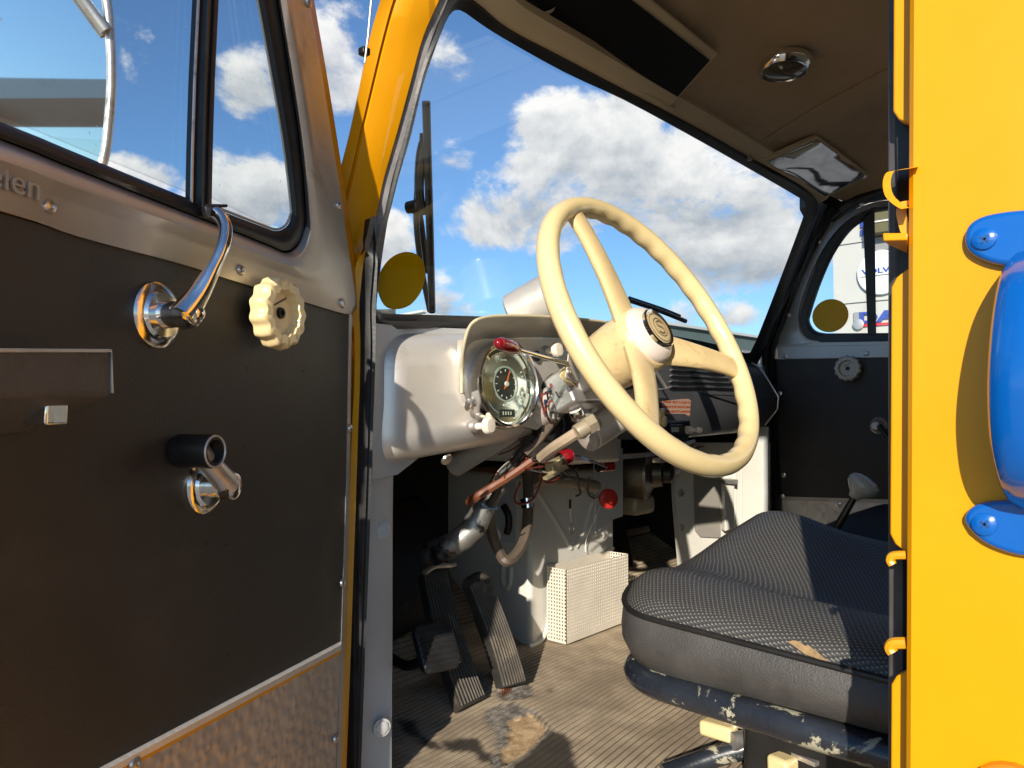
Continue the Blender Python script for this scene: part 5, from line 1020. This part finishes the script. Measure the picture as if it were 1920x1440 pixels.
# blue grab handle
padT = spl2([(1812, 452), (1818, 428), (1840, 411), (1880, 401), (1940, 396), (2010, 400), (2030, 450), (2000, 500), (1940, 505), (1880, 500), (1845, 490), (1820, 474)], 3, True)
padB = spl2([(1812, 975), (1822, 952), (1850, 940), (1900, 936), (1960, 936), (2020, 950), (2040, 1000), (2000, 1045), (1930, 1042), (1880, 1030), (1838, 1008)], 3, True)
grab = T('grab_handle', MB().prism([P(x, y, X=XB-.001) for x, y in padT], (-.009, 0, 0)), M_blue, 'glossy blue grab handle on the yellow body side', bevel=.004, seg=4)
obj('lower_foot', MB().prism([P(x, y, X=XB-.001) for x, y in padB], (-.009, 0, 0)), M_blue, grab, bevel=.004, seg=4)
for (x, y) in ((1846, 448), (1846, 983)): obj('cross_screw', MB().lathe(P(x, y, X=XB-.010), (-1, 0, 0), [(0, .0085), (.0025, .0082), (.004, .005), (.0042, .003)], 20), M_blue, grab); obj('screw_cross', MB().box(P(x, y, X=XB-.0143), (.001, .007, .0016), (1, 0, 0), (0, .8, .6)).box(P(x, y, X=XB-.0143), (.001, .0016, .007), (1, 0, 0), (0, .8, .6)), mat('slot_shadow', (.004, .05, .2), .5), grab)
gr_ = []
for (y, lft, xo, w) in ((478, 1905, -.006, .030), (500, 1885, -.030, .034), (540, 1871, -.048, .038), (620, 1859, -.058, .041), (720, 1853, -.062, .043), (820, 1857, -.058, .041), (890, 1870, -.048, .038), (928, 1886, -.030, .034), (950, 1905, -.006, .030)):
    e_ = P(lft, y, X=XB+xo); c_y = e_.y-w; row = []
    for j in range(16):
        a = 2*math.pi*j/16; row.append(V(e_.x-.004-math.sin(a)*.013, c_y+math.copysign(abs(math.cos(a))**.8, math.cos(a))*w, e_.z))
    gr_.append(row)
gr2 = []
for j in range(16): gr2.append(spl([r[j] for r in gr_], 5))
mb = MB().grid([list(r) for r in zip(*gr2)], cu=True)
obj('grip', mb, M_blue, grab, smooth=80)
obj('side_marker', MB().lathe(P(1905, 1508, X=XB-.001), (-1, 0, 0), [(0, .030), (.008, .030), (.014, .022), (.015, .006)], 24), mat('orange_lens', (.85, .2, .01), .15, 0, .03, 30, coat=.5), bp_, 'orange side marker low on the body side')

# ------------------------------------------------------------------ wipers and aerial (outside)
def wcab(pts, r, off=-.025, n=8): return MB().tube(spl([WS(x, y, off) for x, y in pts], 5), r, n)
wp1 = T('wiper', wcab([(799, 190), (802, 300), (806, 430), (810, 585)], .0065, -.02), M_black, 'upright wiper blade and arm on the driver side')
obj('wiper_arm', wcab([(793, 250), (790, 300), (783, 350), (781, 420), (790, 500), (806, 583)], .0052, -.04), M_black, wp1)
obj('wiper_link', wcab([(794, 268), (788, 300), (786, 360), (792, 400)], .008, -.032), M_black, wp1); obj('wiper_link', wcab([(797, 300), (806, 360), (801, 310)], .004, -.025), M_black, wp1)
obj('arm_head', MB().lathe(WS(774, 388, -.05), (.3, -1, 0), [(-.01, .010), (.012, .012), (.016, .008)], 14), M_black, wp1); obj('arm_blade', wcab([(774, 388), (785, 405), (792, 455), (797, 510)], .0075, -.045), M_black, wp1)
wp2 = T('wiper', wcab([(1180, 563), (1230, 580), (1285, 602)], .007, -.02), M_black, 'lower wiper lying behind the steering wheel hub')
obj('wiper_arm', wcab([(1180, 558), (1240, 578), (1275, 592)], .004, -.035), M_black, wp2)
ae = T('aerial', MB().tube([P(702, -60, X=-.085), P(690, 70, X=-.085), P(684, 118, X=-.085)], .0014, 6), M_steel, 'thin aerial rod outside the windscreen pillar')
obj('aerial_clip', MB().box(P(683, 97, X=-.083), (.012, .012, .010)), M_black, ae, bevel=.002)

# ------------------------------------------------------------------ buildings outside
BX = 30.0
FP = lambda x, y, off=0.0: P(x, y, X=BX-off)
bl = FP(1562, 500); yL = bl.y
fac = empty('dealer_building', (BX, yL, 0), None, 'pale panelled dealer building seen through the passenger window', 'building')
def Fb(name, mb, m, **k):
    q_ = Vector(fac.location); mb.v = [v-q_ for v in mb.v]; return obj(name, mb, m, fac, **k)
Fb('core', MB().box((BX+6, yL-15, 6), (11.9, 29.9, 12)), M_signg)
zj = [0, 1.9, FP(1600, 569).z-2.75, FP(1600, 569).z, FP(1600, 457).z, FP(1600, 457).z+2.6, 12.1]
for i in range(len(zj)-1):
    for j in range(4):
        Fb('cladding_panel', MB().box((BX+.02, yL-3.7-7.4*j, (zj[i]+zj[i+1])/2), (.12, 7.36, zj[i+1]-zj[i]-.05)), M_wall)
sg = FP(1653, 511, .1); Fb('round_sign', MB().lathe(sg, (-1, 0, 0), [(0, .86), (.10, .86), (.14, .83), (.14, .74), (.10, .72), (.10, .2)], 48), M_signw)
Fb('sign_band', MB().box(sg+V(-.16, 0, .05), (.06, 1.62, .30)), M_signw)
tx = text('sign_letters', 'VOLVO', (0, 0, 0), (0, -1, 0), (0, 0, 1), .27, M_signb, fac, .02, .008); tx.data.transform(Matrix.Diagonal((1, 1.45, 1, 1))); tx.data.transform(Matrix.Translation(sg+V(-.2, 0, .05)-Vector(fac.location)))
tx = text('sign_letters', 'DAF', (0, 0, 0), (0, -1, 0), (0, 0, 1), .56, M_signb, fac, .03, .025); tx.data.transform(Matrix.Diagonal((1, 1.65, 1, 1))); tx.data.transform(Matrix.Translation(FP(1655, 594, .12)-Vector(fac.location)))
Fb('sign_line', MB().box(FP(1662, 607, .12), (.04, 2.1, .09)), M_signr)
Fb('grey_sign', MB().box(FP(1610, 594, .12), (.06, .36, .36)), M_signg); Fb('round_badge', MB().lathe(FP(1610, 608, .16), (-1, 0, 0), [(0, .2), (.06, .2), (.07, .14)], 20), M_steel)
Fb('blue_letters', MB().box(FP(1616, 420, .12), (.05, .12, .28)).box(FP(1617, 436, .12), (.05, .16, .22)), M_signb)
cy_ = FP(1637, 428).y; cbox = lambda y, d, h, t: MB().box((BX-d/2, cy_-2.5, FP(1660, y).z), (d, 5.0, h))
Fb('canopy', cbox(425, .9, .75, 0), M_olive); Fb('painted_canopy_shade', cbox(457, .2, .50, 0), M_signg); Fb('canopy_strip', cbox(424, .96, .05, 0), M_signw); Fb('sky_strip', cbox(400, .5, .26, 0), M_signw)  # includes a dark box for shade under the canopy, white box for sky
# white corrugated hall far left, long grey-green hall to the right
wL, wR = P(560, 566, D=52), P(800, 585, D=40); zt = wR.z
wh = empty('white_hall', ((wL.x+wR.x)/2, (wL.y+wR.y)/2, 0), None, 'white corrugated hall seen low through the windscreen beside the pillar', 'building')
u_ = (wR-wL); u_.z = 0; Lw = u_.length; u_.normalize(); nn_ = V(-u_.y, u_.x, 0); nn_ = nn_ if nn_.dot(CAM-wR) > 0 else -nn_
rows = [[], []]
for i in range(121):
    o_ = (.0, .06, .06, 0)[i % 4]
    for k, z in enumerate((0, zt)): rows[k].append(V(wL.x, wL.y, z)+u_*(Lw*i/120)+nn_*o_-Vector(wh.location))
obj('corrugated_wall', MB().grid(rows), M_roofw, wh, smooth=0); q_ = V((wL.x+wR.x)/2, (wL.y+wR.y)/2, zt/2)-nn_*4
obj('hall_body', MB().box(q_-Vector(wh.location), (Lw, 7.9, zt-.1), u_), M_roofw, wh); obj('eaves', MB().box(V(0, 0, zt+.05)+nn_*.1, (Lw, .3, .12), u_), M_roofw, wh)
gL, gR = P(1205, 606, D=37), P(1520, 645, D=50)
gh = empty('grey_green_hall', ((gL.x+gR.x)/2, (gL.y+gR.y)/2, 0), None, 'long low grey green hall seen through the windscreen behind the wheel hub', 'building')
u_ = (gR-gL); u_.z = 0; Lw = u_.length; u_.normalize(); nn_ = V(-u_.y, u_.x, 0); nn_ = nn_ if nn_.dot(CAM-gR) > 0 else -nn_
zt = (gL.z+gR.z)/2
obj('wall', MB().box(V(0, 0, zt/2)-nn_*5, (Lw, 10, zt), u_), M_roofg, gh); obj('gutter', MB().box(V(0, 0, zt+.03)+nn_*.1, (Lw+.4, .25, .14), u_), M_roofw, gh)
for k in range(12): obj('window', MB().box(V(0, 0, zt-1.2)+u_*(-Lw/2+Lw*(k+.5)/12)+nn_*.02, (Lw/12*.6, .06, .7), u_), M_glassd if k < 0 else M_signg, gh)
